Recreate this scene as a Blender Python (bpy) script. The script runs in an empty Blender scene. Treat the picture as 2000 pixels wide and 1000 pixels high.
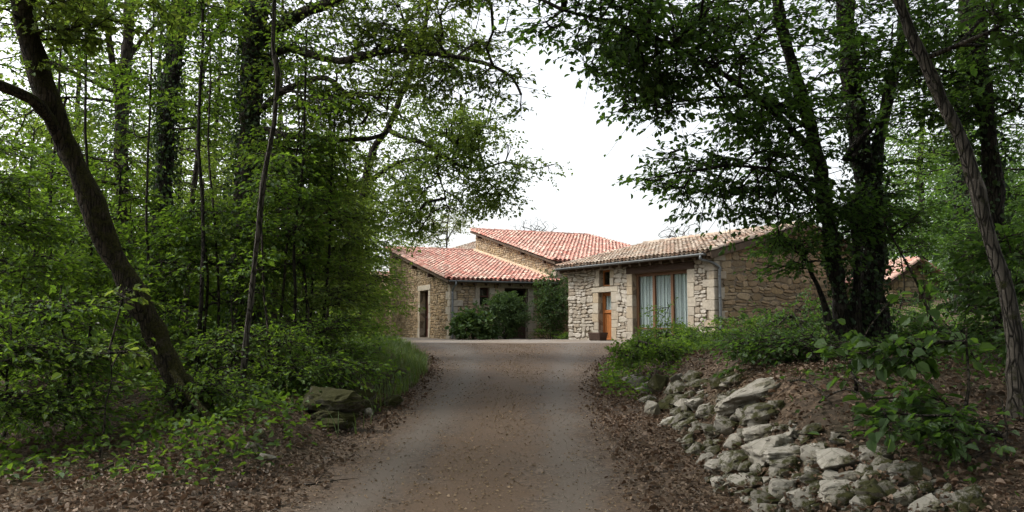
import bpy, bmesh, math, random
import numpy as np
from mathutils import Vector, noise

random.seed(7); rng = np.random.default_rng(7)
S = bpy.context.scene
COL = S.collection
F = 1600.0                       # focal length in pixels of a 2000 px wide picture
EYE = 1.6
TH = math.atan(140 / F)
CT, ST = math.cos(TH), math.sin(TH)

def P(u, v, Y):
    """point at distance Y along the lane that lies on sight line u, v"""
    a, b = (u - 1000) / F, (500 - v) / F
    dy, dz = CT - ST * b, ST + CT * b
    k = Y / dy
    return np.array((a * k, Y, EYE + dz * k))

def sm(t):
    t = np.clip(t, 0, 1)
    return t * t * (3 - 2 * t)

LY = [-40, 0, 6, 12, 18, 23, 27, 32, 900]
LZ = [-1.2, 0, .24, .50, .76, .96, 1.07, 1.10, 1.10]
def lane_z(y):
    return sum(np.interp(y + o, LY, LZ) for o in (-2, -1, 0, 1, 2)) / 5
def lane_l(y): return np.interp(y, [-20, 4, 6, 11.3, 16, 20, 24, 27, 30], [-1.9, -1.8, -1.75, -1.5, -1.5, -1.95, -3.0, -4.6, -6])
def lane_r(y): return np.interp(y, [-20, 4, 6, 11.3, 16, 20, 24, 27, 30], [1.2, 1.05, 1.02, 1.15, 1.55, 2.3, 3.2, 4.0, 5])
BY = [-20, 4, 5, 6.3, 8, 11, 15, 20, 24]
BZ = [.1, .12, .22, .42, .78, .78, .5, .2, 0]
def wav(x, y):
    return (np.sin(x * 2.1 + 1.3 * np.sin(y * 1.1)) + np.sin(y * 1.7 + 2 * np.sin(x * .9)) + .6 * np.sin(3.3 * x + 2.9 * y) + .5 * np.sin(5.9 * x - 4.7 * y + 1)) / 3

def H(x, y):
    x = np.asarray(x, float); y = np.asarray(y, float)
    z = lane_z(y)
    toe = np.interp(y, [4, 6, 9, 15.6, 22], [1.5, 1.6, 1.8, 1.95, 2.9])
    z = z + np.interp(y, BY, BZ) * sm((x - toe) / 1.1)
    z = z + .05 * np.clip(x - 3, 0, 6) * sm((y - 3) / 12) * sm((26 - y) / 6)
    z = z + 2.4 * sm((x - 6) / 14) * sm((y - 6) / 18)
    tl = np.interp(y, [4, 8, 11, 16, 22, 26], [-2.3, -1.95, -1.75, -1.75, -2.3, -3.8])
    hl = np.interp(y, [3, 7, 10, 18, 25, 30], [.02, .10, .30, .32, .15, 0])
    z = z + hl * sm((tl - x) / .9)
    off = sm((x - lane_r(y) - .1) / .7) + sm((lane_l(y) - .1 - x) / .7)
    z = z + off * .06 * wav(x, y) * np.clip(1.5 - np.hypot(x, y) / 60, 0, 1)
    z = z + .012 * (1 - np.clip(off, 0, 1)) * wav(x * .6, y * .35)
    return z
def hz(x, y): return float(H(x, y))

def RG(u, v):
    """where the sight line u, v meets the ground"""
    a, b = (u - 1000) / F, (500 - v) / F
    dy, dz = CT - ST * b, ST + CT * b
    Y = 2.5
    while Y < 80:
        k = Y / dy
        if EYE + dz * k <= hz(a * k, Y): break
        Y += .04
    return np.array((a * Y / dy, Y, hz(a * Y / dy, Y)))
def GP(u, Y, drop=0):
    """ground point at distance Y under picture column u"""
    x = (u - 1000) / F * Y * 1.005
    return np.array((x, Y, hz(x, Y) - drop))

# ------------------------------------------------------------------ materials
def new_mat(name):
    m = bpy.data.materials.new(name); m.use_nodes = True
    nt = m.node_tree
    b = nt.nodes['Principled BSDF']
    b.inputs['Specular IOR Level'].default_value = .25
    return m, nt, b
def nd(nt, t, **k):
    n = nt.nodes.new(t)
    for a, v in k.items():
        if a.startswith('_'): n.inputs[int(a[1:])].default_value = v
        else: setattr(n, a, v)
    return n
def L(nt, a, b): nt.links.new(a, b)
def ramp(nt, src, stops, interp='LINEAR'):
    r = nd(nt, 'ShaderNodeValToRGB'); r.color_ramp.interpolation = interp
    e = r.color_ramp.elements
    while len(e) < len(stops): e.new(.5)
    for q, (p, c) in zip(e, stops):
        q.position = p; q.color = (*c, 1) if len(c) == 3 else c
    if src is not None: L(nt, src, r.inputs[0])
    return r.outputs[0]
def coords(nt, scale=(1, 1, 1), kind='Object'):
    t = nd(nt, 'ShaderNodeTexCoord'); m = nd(nt, 'ShaderNodeMapping')
    m.inputs['Scale'].default_value = scale
    L(nt, t.outputs[kind], m.inputs[0]); return m.outputs[0]
def noi(nt, vec, scale, detail=5, rough=.6):
    n = nd(nt, 'ShaderNodeTexNoise'); n.inputs['Scale'].default_value = scale
    n.inputs['Detail'].default_value = detail; n.inputs['Roughness'].default_value = rough
    if vec is not None: L(nt, vec, n.inputs['Vector'])
    return n.outputs['Fac']
def mix(nt, fac, a, b, mode='MIX'):
    m = nd(nt, 'ShaderNodeMix', data_type='RGBA', blend_type=mode)
    for s, val in ((m.inputs[0], fac), (m.inputs[6], a), (m.inputs[7], b)):
        if hasattr(val, 'is_linked'): L(nt, val, s)
        elif isinstance(val, (int, float)): s.default_value = val
        else: s.default_value = (*val, 1)
    return m.outputs[2]
def bump(nt, b, h, strength=.5, dist=.02):
    n = nd(nt, 'ShaderNodeBump'); n.inputs['Strength'].default_value = strength; n.inputs['Distance'].default_value = dist
    L(nt, h, n.inputs['Height']); L(nt, n.outputs[0], b.inputs['Normal'])
def math_(nt, op, a, b=None, clamp=False):
    n = nd(nt, 'ShaderNodeMath', operation=op); n.use_clamp = clamp
    for i, val in enumerate((a, b)):
        if val is None: continue
        if hasattr(val, 'is_linked'): L(nt, val, n.inputs[i])
        else: n.inputs[i].default_value = val
    return n.outputs[0]

def leaf_mat(name, cols, trans, tmix=.42, gloss=.05):
    m = bpy.data.materials.new(name); m.use_nodes = True; nt = m.node_tree; nt.nodes.clear()
    out = nd(nt, 'ShaderNodeOutputMaterial')
    g = nd(nt, 'ShaderNodeNewGeometry')
    n = len(cols)
    c = ramp(nt, g.outputs['Random Per Island'], [(i / max(1, n - 1), k) for i, k in enumerate(cols)])
    big = ramp(nt, noi(nt, coords(nt), .55, 3), [(.3, (.72, .75, .7)), (.7, (1.2, 1.15, 1.1))])
    c = mix(nt, 1.0, c, big, 'MULTIPLY')
    d = nd(nt, 'ShaderNodeBsdfDiffuse'); L(nt, c, d.inputs[0])
    t = nd(nt, 'ShaderNodeBsdfTranslucent'); tc = mix(nt, 1.0, c, trans, 'MULTIPLY'); L(nt, tc, t.inputs[0])
    mx = nd(nt, 'ShaderNodeMixShader', _0=tmix); L(nt, d.outputs[0], mx.inputs[1]); L(nt, t.outputs[0], mx.inputs[2])
    gl = nd(nt, 'ShaderNodeBsdfGlossy'); gl.inputs['Roughness'].default_value = .6; gl.inputs[0].default_value = (.8, .9, .9, 1)
    m2 = nd(nt, 'ShaderNodeMixShader', _0=gloss); L(nt, mx.outputs[0], m2.inputs[1]); L(nt, gl.outputs[0], m2.inputs[2])
    L(nt, m2.outputs[0], out.inputs[0]); return m

def bark_mat(name, c0, c1, moss=0.0, mossc=(.05, .055, .012), up=False):
    m, nt, b = new_mat(name); b.inputs['Roughness'].default_value = .95
    v = coords(nt, (1, 1, .16))
    wv = nd(nt, 'ShaderNodeTexVoronoi', feature='DISTANCE_TO_EDGE'); wv.inputs['Scale'].default_value = 26
    wm = nd(nt, 'ShaderNodeVectorMath', operation='ADD'); L(nt, v, wm.inputs[0]); nz = nd(nt, 'ShaderNodeTexNoise'); nz.inputs['Scale'].default_value = 9; L(nt, v, nz.inputs['Vector'])
    sc = nd(nt, 'ShaderNodeVectorMath', operation='SCALE'); sc.inputs['Scale'].default_value = .06; L(nt, nz.outputs['Color'], sc.inputs[0]); L(nt, sc.outputs[0], wm.inputs[1]); L(nt, wm.outputs[0], wv.inputs['Vector'])
    n = noi(nt, v, 16, 8, .75)
    h = math_(nt, 'ADD', math_(nt, 'MULTIPLY', n, .6), math_(nt, 'MULTIPLY', ramp(nt, wv.outputs['Distance'], [(0, (0, 0, 0)), (.14, (1, 1, 1))]), .5))
    c = ramp(nt, h, [(.25, tuple(k * .4 for k in c0)), (.5, c0), (.85, c1)])
    big = noi(nt, coords(nt), 3.5, 6, .7)
    c = mix(nt, ramp(nt, big, [(.58, (0, 0, 0)), (.66, (.8, .8, .8))]), c, tuple(min(1, k * 1.9 + .02) for k in c1))
    if moss:
        mn = noi(nt, coords(nt), 6, 7, .75)
        if up:
            g = nd(nt, 'ShaderNodeNewGeometry'); sx = nd(nt, 'ShaderNodeSeparateXYZ'); L(nt, g.outputs['Normal'], sx.inputs[0])
            mn = math_(nt, 'ADD', mn, math_(nt, 'MULTIPLY', sx.outputs[2], .22))
        f = ramp(nt, mn, [(.64 - .3 * moss, (0, 0, 0)), (.74 - .25 * moss, (1, 1, 1))])
        c = mix(nt, f, c, mix(nt, ramp(nt, noi(nt, coords(nt), 40, 4, .8), [(.35, (0, 0, 0)), (.65, (1, 1, 1))]), tuple(k * .45 for k in mossc), tuple(k * 1.5 for k in mossc)))
        h = math_(nt, 'ADD', h, math_(nt, 'MULTIPLY', math_(nt, 'MULTIPLY', f, noi(nt, coords(nt), 55, 5, .8)), 1.2))
    L(nt, c, b.inputs['Base Color']); bump(nt, b, h, 1.0, .05); return m

def island_mat(name, cols, rough=.9, nscale=8, var=(.6, 1.25), bstr=.5, bdist=.01, big=None, moss=None):
    m, nt, b = new_mat(name); b.inputs['Roughness'].default_value = rough
    g = nd(nt, 'ShaderNodeNewGeometry')
    n = len(cols)
    c = ramp(nt, g.outputs['Random Per Island'], [(i / (n - 1), k) for i, k in enumerate(cols)])
    co = coords(nt)
    ns = noi(nt, co, nscale, 6, .7)
    c = mix(nt, 1.0, c, ramp(nt, ns, [(.3, (var[0],) * 3), (.7, (var[1],) * 3)]), 'MULTIPLY')
    if big:
        f = ramp(nt, noi(nt, co, big[0], 4, .65), [(big[1], (0, 0, 0)), (big[2], (1, 1, 1))])
        c = mix(nt, math_(nt, 'MULTIPLY', f, big[4]), c, big[3])
    if moss:
        sx = nd(nt, 'ShaderNodeSeparateXYZ'); L(nt, g.outputs['Normal'], sx.inputs[0])
        q = math_(nt, 'ADD', noi(nt, co, 3.5, 6, .75), math_(nt, 'MULTIPLY', sx.outputs[2], .12))
        c = mix(nt, ramp(nt, q, [(moss[0], (0, 0, 0)), (moss[0] + .08, (1, 1, 1))]), c, moss[1])
    L(nt, c, b.inputs['Base Color']); bump(nt, b, ns, bstr, bdist); return m

def plain_mat(name, c, rough=.7, var=.25, scale=9, metal=0, stretch=(1, 1, 1), bstr=.2):
    m, nt, b = new_mat(name); b.inputs['Roughness'].default_value = rough; b.inputs['Metallic'].default_value = metal
    n = noi(nt, coords(nt, stretch), scale, 6, .65)
    L(nt, ramp(nt, n, [(.3, tuple(k * (1 - var) for k in c)), (.7, tuple(min(1, k * (1 + var)) for k in c))]), b.inputs['Base Color'])
    bump(nt, b, n, bstr, .005); return m

MAT = {}
MAT['leaf'] = leaf_mat('leaf_green', [(.052, .100, .019), (.072, .128, .024), (.105, .168, .033), (.058, .108, .021)], (2.05, 2.05, .9), .52, .02)
MAT['leaf_light'] = leaf_mat('leaf_spring_green', [(.085, .135, .028), (.105, .16, .034), (.14, .185, .05), (.08, .13, .03)], (1.85, 1.85, .95), .5, .02)
MAT['leaf_dark'] = leaf_mat('leaf_deep_green', [(.040, .078, .02), (.055, .102, .025), (.075, .125, .03), (.046, .088, .022)], (1.9, 2.1, 1.0), .54, .025)
MAT['ivy'] = leaf_mat('ivy_leaf', [(.022, .042, .012), (.035, .06, .016), (.05, .078, .022)], (1.2, 1.4, .8), .25, .035)
MAT['shrub'] = leaf_mat('shrub_leaf', [(.038, .072, .017), (.055, .098, .023), (.082, .128, .03)], (1.4, 1.5, .9), .35, .03)
MAT['pale'] = leaf_mat('pale_leaf', [(.17, .2, .08), (.22, .24, .11), (.15, .18, .07)], (1.3, 1.3, .9), .45)
MAT['grass'] = leaf_mat('grass_blade', [(.06, .11, .018), (.09, .14, .025), (.12, .15, .04)], (1.4, 1.4, .8), .4)
MAT['litter'] = leaf_mat('dead_leaf', [(.075, .045, .029), (.13, .082, .055), (.19, .13, .092), (.055, .033, .022), (.27, .20, .15)], (1.1, 1, .9), .15, .03)
MAT['debris'] = leaf_mat('lane_debris', [(.16, .11, .066), (.22, .155, .098), (.32, .24, .155)], (1, 1, 1), .1, .02)
MAT['bark'] = bark_mat('bark_grey_brown', (.022, .018, .013), (.075, .062, .048), .35)
MAT['bark_dark'] = bark_mat('bark_dark', (.012, .010, .008), (.040, .033, .026), .3)
MAT['bark_moss'] = bark_mat('bark_mossy', (.022, .017, .011), (.065, .05, .034), .62, (.062, .058, .014), True)
MAT['bark_pale'] = bark_mat('bark_pale_grey', (.04, .035, .029), (.105, .092, .077), .25)
MAT['stone'] = island_mat('rubble_stone', [(.30, .215, .13), (.40, .30, .19), (.46, .37, .26), (.25, .19, .13), (.43, .32, .18), (.34, .28, .21)], .93, 11, (.62, 1.2), .7, .012, (1.4, .55, .75, (.24, .21, .17), .45))
MAT['stone_pale'] = island_mat('pale_rubble_stone', [(0.332, 0.295, 0.241), (0.416, 0.376, 0.312), (0.468, 0.428, 0.368), (0.288, 0.244, 0.190), (0.377, 0.317, 0.243)], .93, 10, (.62, 1.15), .7, .012, (2.2, .55, .72, (.30, .28, .24), .5))
MAT['stone_brown_shaded'] = island_mat('brown_shaded_rubble_stone', [(.235, .165, .095), (.31, .225, .135), (.37, .285, .18), (.18, .135, .085), (.32, .23, .125)], .93, 11, (.6, 1.2), .7, .012, (1.4, .55, .75, (.17, .15, .12), .45))  # darkened copy of the rubble stone; the gables' shade is in its colour
MAT['mortar'] = plain_mat('lime_mortar', (.17, .138, .10), .97, .4, 14, bstr=.6)
MAT['dressed'] = island_mat('dressed_stone', [(0.346, 0.299, 0.232), (0.406, 0.359, 0.285), (0.316, 0.282, 0.232), (0.373, 0.299, 0.205)], .9, 9, (.7, 1.15), .4, .008, (2.5, .55, .75, (.3, .28, .25), .5))
MAT['tile'] = island_mat('canal_tile', [(.50, .19, .145), (.58, .31, .245), (.64, .48, .385), (.34, .15, .115), (.54, .24, .185), (.24, .135, .11), (.60, .39, .31), (.48, .20, .155), (.56, .28, .22)], .85, 7, (.7, 1.2), .3, .006, (.55, .40, .7, (.46, .33, .27), .6))
MAT['tile_buff'] = island_mat('weathered_canal_tile', [(.38, .24, .17), (.46, .37, .28), (.54, .46, .37), (.19, .14, .105), (.42, .27, .19), (.34, .28, .225), (.48, .39, .31)], .88, 7, (.65, 1.2), .3, .006, (.9, .5, .7, (.36, .32, .26), .4))
MAT['under'] = plain_mat('roof_underside', (.09, .065, .045), .9, .35, 8)
MAT['wood_dark'] = plain_mat('dark_timber', (.055, .032, .022), .7, .35, 10, stretch=(4, 4, .5))
MAT['wood_red'] = plain_mat('red_brown_painted_wood', (.085, .030, .022), .55, .25, 12, stretch=(5, 5, .5))
MAT['wood_orange'] = plain_mat('varnished_orange_wood', (.34, .13, .04), .5, .2, 12, stretch=(6, 6, .5))
MAT['wood_brown'] = plain_mat('varnished_brown_wood', (.14, .072, .038), .55, .25, 12, stretch=(6, 6, .5))
MAT['zinc'] = plain_mat('weathered_zinc', (.16, .17, .175), .5, .2, 10, .3)
MAT['interior'] = plain_mat('dim_room', (.06, .055, .05), .95, .2, 2)
MAT['flower'] = plain_mat('white_painted_pot', (.6, .58, .55), .6, .1)
def cloth():
    m, nt, b = new_mat('lace_curtain'); b.inputs['Roughness'].default_value = 1
    w = nd(nt, 'ShaderNodeTexWave'); w.inputs['Scale'].default_value = 3.2; w.inputs['Distortion'].default_value = 2.0
    L(nt, coords(nt, (1, 1, .08)), w.inputs[0])
    n = noi(nt, coords(nt), 26, 3)
    c = ramp(nt, math_(nt, 'ADD', math_(nt, 'MULTIPLY', w.outputs['Fac'], .5), math_(nt, 'MULTIPLY', n, .6)), [(.2, (.40, .41, .41)), (.8, (.70, .71, .70))])
    L(nt, c, b.inputs['Base Color']); bump(nt, b, w.outputs['Fac'], .5, .04); return m
MAT['curtain'] = cloth()
def glass():
    m = bpy.data.materials.new('window_glass'); m.use_nodes = True; nt = m.node_tree; nt.nodes.clear()
    o = nd(nt, 'ShaderNodeOutputMaterial'); t = nd(nt, 'ShaderNodeBsdfTransparent'); g = nd(nt, 'ShaderNodeBsdfGlossy')
    t.inputs[0].default_value = (.86, .9, .9, 1); g.inputs['Roughness'].default_value = .02
    f = nd(nt, 'ShaderNodeLayerWeight'); f.inputs[0].default_value = .5
    k = math_(nt, 'ADD', math_(nt, 'MULTIPLY', math_(nt, 'POWER', f.outputs['Facing'], 4.0), .7), .05, True)
    mx = nd(nt, 'ShaderNodeMixShader'); L(nt, k, mx.inputs[0]); L(nt, t.outputs[0], mx.inputs[1]); L(nt, g.outputs[0], mx.inputs[2])
    L(nt, mx.outputs[0], o.inputs[0]); return m
MAT['glass'] = glass()
LIME = [(.225, .21, .18), (.41, .39, .345), (.31, .29, .25), (.13, .118, .097)]
def rock_mat(name, cols, moss):
    m, nt, b = new_mat(name); b.inputs['Roughness'].default_value = .95
    oi = nd(nt, 'ShaderNodeObjectInfo'); co = coords(nt)
    n1 = noi(nt, co, 9, 8, .72); n2 = noi(nt, co, 3, 5, .6)
    c = ramp(nt, math_(nt, 'ADD', math_(nt, 'MULTIPLY', n1, .65), math_(nt, 'MULTIPLY', oi.outputs['Random'], .35)), [(.2, cols[3]), (.4, cols[0]), (.6, cols[2]), (.8, cols[1])])
    c = mix(nt, ramp(nt, n2, [(.52, (0, 0, 0)), (.66, (1, 1, 1))]), c, (.12, .105, .07))
    vo = nd(nt, 'ShaderNodeTexVoronoi', feature='DISTANCE_TO_EDGE'); vo.inputs['Scale'].default_value = 5; L(nt, co, vo.inputs['Vector'])
    crack = ramp(nt, vo.outputs['Distance'], [(.0, (.35, .3, .25)), (.03, (1, 1, 1))])
    c = mix(nt, .55, c, mix(nt, 1.0, c, crack, 'MULTIPLY'))
    if moss is not None:
        g = nd(nt, 'ShaderNodeNewGeometry'); sx = nd(nt, 'ShaderNodeSeparateXYZ'); L(nt, g.outputs['Normal'], sx.inputs[0])
        q = math_(nt, 'ADD', noi(nt, co, 5, 6, .75), math_(nt, 'MULTIPLY', sx.outputs[2], .14))
        c = mix(nt, ramp(nt, q, [(moss, (0, 0, 0)), (moss + .1, (1, 1, 1))]), c, mix(nt, n1, (.014, .014, .005), (.05, .050, .013)))
    L(nt, c, b.inputs['Base Color'])
    bump(nt, b, math_(nt, 'ADD', n1, math_(nt, 'MULTIPLY', vo.outputs['Distance'], .6)), .8, .02); return m
MAT['rock'] = rock_mat('limestone', LIME, .64)
MAT['rock_mossy'] = rock_mat('mossy_limestone', [(.10, .092, .072), (.16, .15, .12), (.13, .12, .095), (.07, .063, .05)], .42)
MAT['rock_half'] = rock_mat('part_mossy_limestone', [tuple(k * .8 for k in q) for q in LIME], .53)

def ground_mat():
    m, nt, b = new_mat('forest_floor'); b.inputs['Roughness'].default_value = .97
    co = coords(nt)
    v = nd(nt, 'ShaderNodeTexVoronoi'); v.inputs['Scale'].default_value = 22; L(nt, co, v.inputs['Vector'])
    sep = nd(nt, 'ShaderNodeSeparateColor'); L(nt, v.outputs['Color'], sep.inputs[0])
    c = ramp(nt, sep.outputs[0], [(0, (.045, .03, .02)), (.4, (.08, .055, .036)), (.75, (.13, .09, .06)), (1, (.19, .14, .10))])
    c = mix(nt, ramp(nt, noi(nt, co, .9, 6, .7), [(.45, (0, 0, 0)), (.62, (1, 1, 1))]), c, (.055, .042, .03))
    mo = ramp(nt, noi(nt, co, .35, 5, .6), [(.55, (0, 0, 0)), (.7, (1, 1, 1))])
    c = mix(nt, math_(nt, 'MULTIPLY', mo, .5), c, (.04, .05, .016))
    L(nt, c, b.inputs['Base Color']); bump(nt, b, noi(nt, co, 18, 6, .7), .8, .04); return m
MAT['ground'] = ground_mat()
def lane_mat():
    m, nt, b = new_mat('worn_gravel_tarmac'); b.inputs['Roughness'].default_value = .9
    co = coords(nt)
    fine = noi(nt, co, 75, 6, .85); mid = noi(nt, coords(nt, (1, .35, 1)), 1.5, 6, .65); big = noi(nt, coords(nt, (1.4, .22, 1)), .8, 4, .55)
    v = nd(nt, 'ShaderNodeTexVoronoi'); v.inputs['Scale'].default_value = 38; L(nt, co, v.inputs['Vector'])
    sep = nd(nt, 'ShaderNodeSeparateColor'); L(nt, v.outputs['Color'], sep.inputs[0])
    c = ramp(nt, math_(nt, 'ADD', math_(nt, 'MULTIPLY', fine, .6), math_(nt, 'MULTIPLY', sep.outputs[0], .4)), [(.3, (.036, .028, .021)), (.5, (.070, .054, .041)), (.68, (.135, .105, .08))])
    dirt = mix(nt, ramp(nt, fine, [(.35, (0, 0, 0)), (.65, (1, 1, 1))]), (.045, .029, .018), (.135, .09, .056))
    c = mix(nt, math_(nt, 'MULTIPLY', ramp(nt, mid, [(.42, (0, 0, 0)), (.62, (1, 1, 1))]), .55), c, dirt)
    c = mix(nt, 1.0, c, ramp(nt, big, [(.35, (.74, .74, .75)), (.65, (1.25, 1.2, 1.16))]), 'MULTIPLY')
    at = nd(nt, 'ShaderNodeAttribute', attribute_name='across')
    ax = math_(nt, 'ABSOLUTE', at.outputs['Fac'])
    nm = math_(nt, 'MULTIPLY', math_(nt, 'SUBTRACT', noi(nt, co, 2.2, 7, .7), .5), 1.1)
    c = mix(nt, ramp(nt, math_(nt, 'ADD', math_(nt, 'ABSOLUTE', math_(nt, 'SUBTRACT', ax, .5)), math_(nt, 'MULTIPLY', nm, .35)), [(.04, (.9, .9, .9)), (.2, (0, 0, 0))]), c, mix(nt, fine, (.065, .053, .043), (.135, .112, .09)))
    strip = ramp(nt, math_(nt, 'ADD', ax, nm), [(.16, (.95, .95, .95)), (.40, (0, 0, 0))])
    edge = ramp(nt, math_(nt, 'ADD', ax, nm), [(.62, (0, 0, 0)), (.86, (1, 1, 1))])
    c = mix(nt, strip, c, dirt); c = mix(nt, edge, c, mix(nt, sep.outputs[0], (.04, .027, .018), (.12, .082, .053)))
    L(nt, c, b.inputs['Base Color']); bump(nt, b, fine, .4, .008); return m
MAT['lane'] = lane_mat()
def yard_mat():
    m, nt, b = new_mat('yard_gravel'); b.inputs['Roughness'].default_value = .95
    co = coords(nt); fine = noi(nt, co, 40, 4, .8); mid = noi(nt, co, .6, 5, .6)
    c = ramp(nt, fine, [(.25, (.13, .115, .10)), (.55, (.20, .175, .15)), (.75, (.30, .265, .23))])
    c = mix(nt, ramp(nt, mid, [(.45, (0, 0, 0)), (.65, (.7, .7, .7))]), c, (.17, .125, .08))
    L(nt, c, b.inputs['Base Color']); bump(nt, b, fine, .6, .015); return m
MAT['yard'] = yard_mat()

# ------------------------------------------------------------------ objects
def link_mesh(name, me, mat, parent=None):
    o = bpy.data.objects.new(name, me); COL.objects.link(o)
    if mat is not None: me.materials.append(mat)
    if parent is not None: o.parent = parent
    return o
def tag(o, label=None, cat=None, group=None, kind=None):
    if label: o['label'] = label
    if cat: o['category'] = cat
    if group: o['group'] = group
    if kind: o['kind'] = kind
    return o
def empty(name, label, cat, loc, group=None):
    o = bpy.data.objects.new(name, None); COL.objects.link(o); o.location = tuple(float(k) for k in loc)
    o.empty_display_size = .2
    return tag(o, label, cat, group)
def np_mesh(name, V, faces, smooth=False):
    """V (n,3); faces: list of (m,k) int arrays"""
    me = bpy.data.meshes.new(name)
    V = np.ascontiguousarray(V, dtype=np.float32)
    me.vertices.add(len(V)); me.vertices.foreach_set('co', V.ravel())
    idx = np.concatenate([f.ravel() for f in faces]).astype(np.int32)
    tot = np.concatenate([np.full(len(f), f.shape[1]) for f in faces]).astype(np.int32)
    st = np.concatenate([[0], np.cumsum(tot)[:-1]]).astype(np.int32)
    me.loops.add(len(idx)); me.loops.foreach_set('vertex_index', idx)
    me.polygons.add(len(tot)); me.polygons.foreach_set('loop_start', st)
    me.polygons.foreach_set('use_smooth', np.full(len(tot), smooth))
    me.update(calc_edges=True); return me
class MB:
    """collects polygons; build() links them as one mesh object"""
    def __init__(s): s.v = []; s.f = []
    def poly(s, pts):
        n = len(s.v); s.v += [tuple(p) for p in pts]; s.f.append(tuple(range(n, n + len(pts))))
    def grid(s, vs, fs):
        n = len(s.v); s.v += [tuple(p) for p in vs]; s.f += [tuple(i + n for i in f) for f in fs]
    def box(s, fr, s0, s1, t0, t1, n0, n1, bev=0.0, jit=0.0):
        """box in wall coordinates: along, up, out"""
        if bev:
            b = bev; ring = lambda n, e: [(s0 + e, t0 + e, n), (s1 - e, t0 + e, n), (s1 - e, t1 - e, n), (s0 + e, t1 - e, n)]
            rs = [ring(n0, 0), ring(n1 - b, 0), ring(n1, b)]
            vs = []
            for r in rs: vs += [fr(a + random.uniform(-jit, jit), b_ + random.uniform(-jit, jit), c) for a, b_, c in r]
            fs = [(3, 2, 1, 0), (8, 9, 10, 11)]
            for k in (0, 4):
                for i in range(4): fs.append((k + i, k + (i + 1) % 4, k + 4 + (i + 1) % 4, k + 4 + i))
            s.grid(vs, fs); return
        vs = [fr(a, b_, c) for c in (n0, n1) for a, b_ in ((s0, t0), (s1, t0), (s1, t1), (s0, t1))]
        s.grid(vs, [(3, 2, 1, 0), (4, 5, 6, 7), (0, 1, 5, 4), (1, 2, 6, 5), (2, 3, 7, 6), (3, 0, 4, 7)])
    def tube(s, pts, r, sides=10, cap=True):
        V, Fq = tube_np(np.array(pts, float), np.full(len(pts), r) if np.isscalar(r) else np.array(r), sides)
        s.grid(V.tolist(), Fq.tolist())
        if cap:
            n = len(s.v)
            s.f.append(tuple(range(n - len(V), n - len(V) + sides))[::-1]); s.f.append(tuple(range(n - sides, n)))
    def build(s, name, mat, parent=None, smooth=False, origin=None):
        me = bpy.data.meshes.new(name)
        v = s.v
        if parent is not None:
            l = root_loc(parent); v = [(a - l[0], b - l[1], c - l[2]) for a, b, c in v]
        elif origin is not None:
            v = [(a - origin[0], b - origin[1], c - origin[2]) for a, b, c in v]
        me.from_pydata(v, [], s.f)
        if smooth: me.polygons.foreach_set('use_smooth', [True] * len(me.polygons))
        me.update()
        o = link_mesh(name, me, mat, parent)
        if origin is not None: o.location = tuple(float(k) for k in origin)
        return o
def root_loc(o):
    l = np.zeros(3)
    while o is not None: l = l + np.array(o.location); o = o.parent
    return l

def tube_np(pts, rad, sides):
    n = len(pts)
    t = np.gradient(pts, axis=0); t /= np.linalg.norm(t, axis=1)[:, None] + 1e-9
    ref = np.array((0, 0, 1.)) if abs(t[:, 2]).mean() < .8 else np.array((1., 0, 0))
    a = np.cross(t, ref); a /= np.linalg.norm(a, axis=1)[:, None] + 1e-9
    b = np.cross(t, a)
    th = np.linspace(0, 2 * np.pi, sides, endpoint=False)
    V = pts[:, None] + rad[:, None, None] * (np.cos(th)[None, :, None] * a[:, None] + np.sin(th)[None, :, None] * b[:, None])
    i = np.arange(n - 1)[:, None] * sides; j = np.arange(sides)[None]; j2 = (j + 1) % sides
    q = np.stack([i + j, i + j2, i + sides + j2, i + sides + j], -1).reshape(-1, 4)
    return V.reshape(-1, 3), q

def smooth_path(pts, step=.2, wob=0.0):
    pts = np.array(pts, float)
    q = np.vstack([2 * pts[0] - pts[1], pts, 2 * pts[-1] - pts[-2]])
    out = []
    for i in range(1, len(q) - 2):
        p0, p1, p2, p3 = q[i - 1:i + 3]
        n = max(2, int(np.linalg.norm(p2 - p1) / step))
        for k in range(n):
            t = k / n
            out.append(.5 * (2 * p1 + (p2 - p0) * t + (2 * p0 - 5 * p1 + 4 * p2 - p3) * t * t + (3 * p1 - p0 - 3 * p2 + p3) * t ** 3))
    out.append(pts[-1]); out = np.array(out)
    if wob:
        w = np.cumsum(rng.normal(0, wob, out.shape), 0); w -= np.linspace(0, 1, len(w))[:, None] * w[-1]
        w[0] = 0; out += w
    return out

def leaf_np(pos, d, nrm, size, fine=True, width=.62, fold=.18):
    n = len(pos)
    d = d / (np.linalg.norm(d, axis=1)[:, None] + 1e-9)
    s = np.cross(d, nrm); s /= np.linalg.norm(s, axis=1)[:, None] + 1e-9
    m = np.cross(s, d)
    L_ = size[:, None]
    if fine:
        prof = [(0, 0, 0), (.28, .46, 1), (.68, .40, 1), (1, 0, -.4), (.68, -.40, 1), (.28, -.46, 1)]
    else:
        prof = [(0, 0, 0), (.42, .5, 1), (1, 0, -.4), (.42, -.5, 1)]
    V = np.stack([pos + d * (a - .5) * L_ + s * (w * width) * L_ + m * (abs(w) * fold * 2 * h if h > 0 else h * .15) * L_ for a, w, h in prof], 1)
    k = len(prof)
    base = (np.arange(n) * k)[:, None]
    if fine: f = np.concatenate([base + np.array([[0, 1, 2, 3]]), base + np.array([[0, 3, 4, 5]])])
    else: f = np.concatenate([base + np.array([[0, 1, 2]]), base + np.array([[0, 2, 3]])])
    return V.reshape(-1, 3), f

def unit(v): return v / (np.linalg.norm(v, axis=-1, keepdims=True) + 1e-9)

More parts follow.
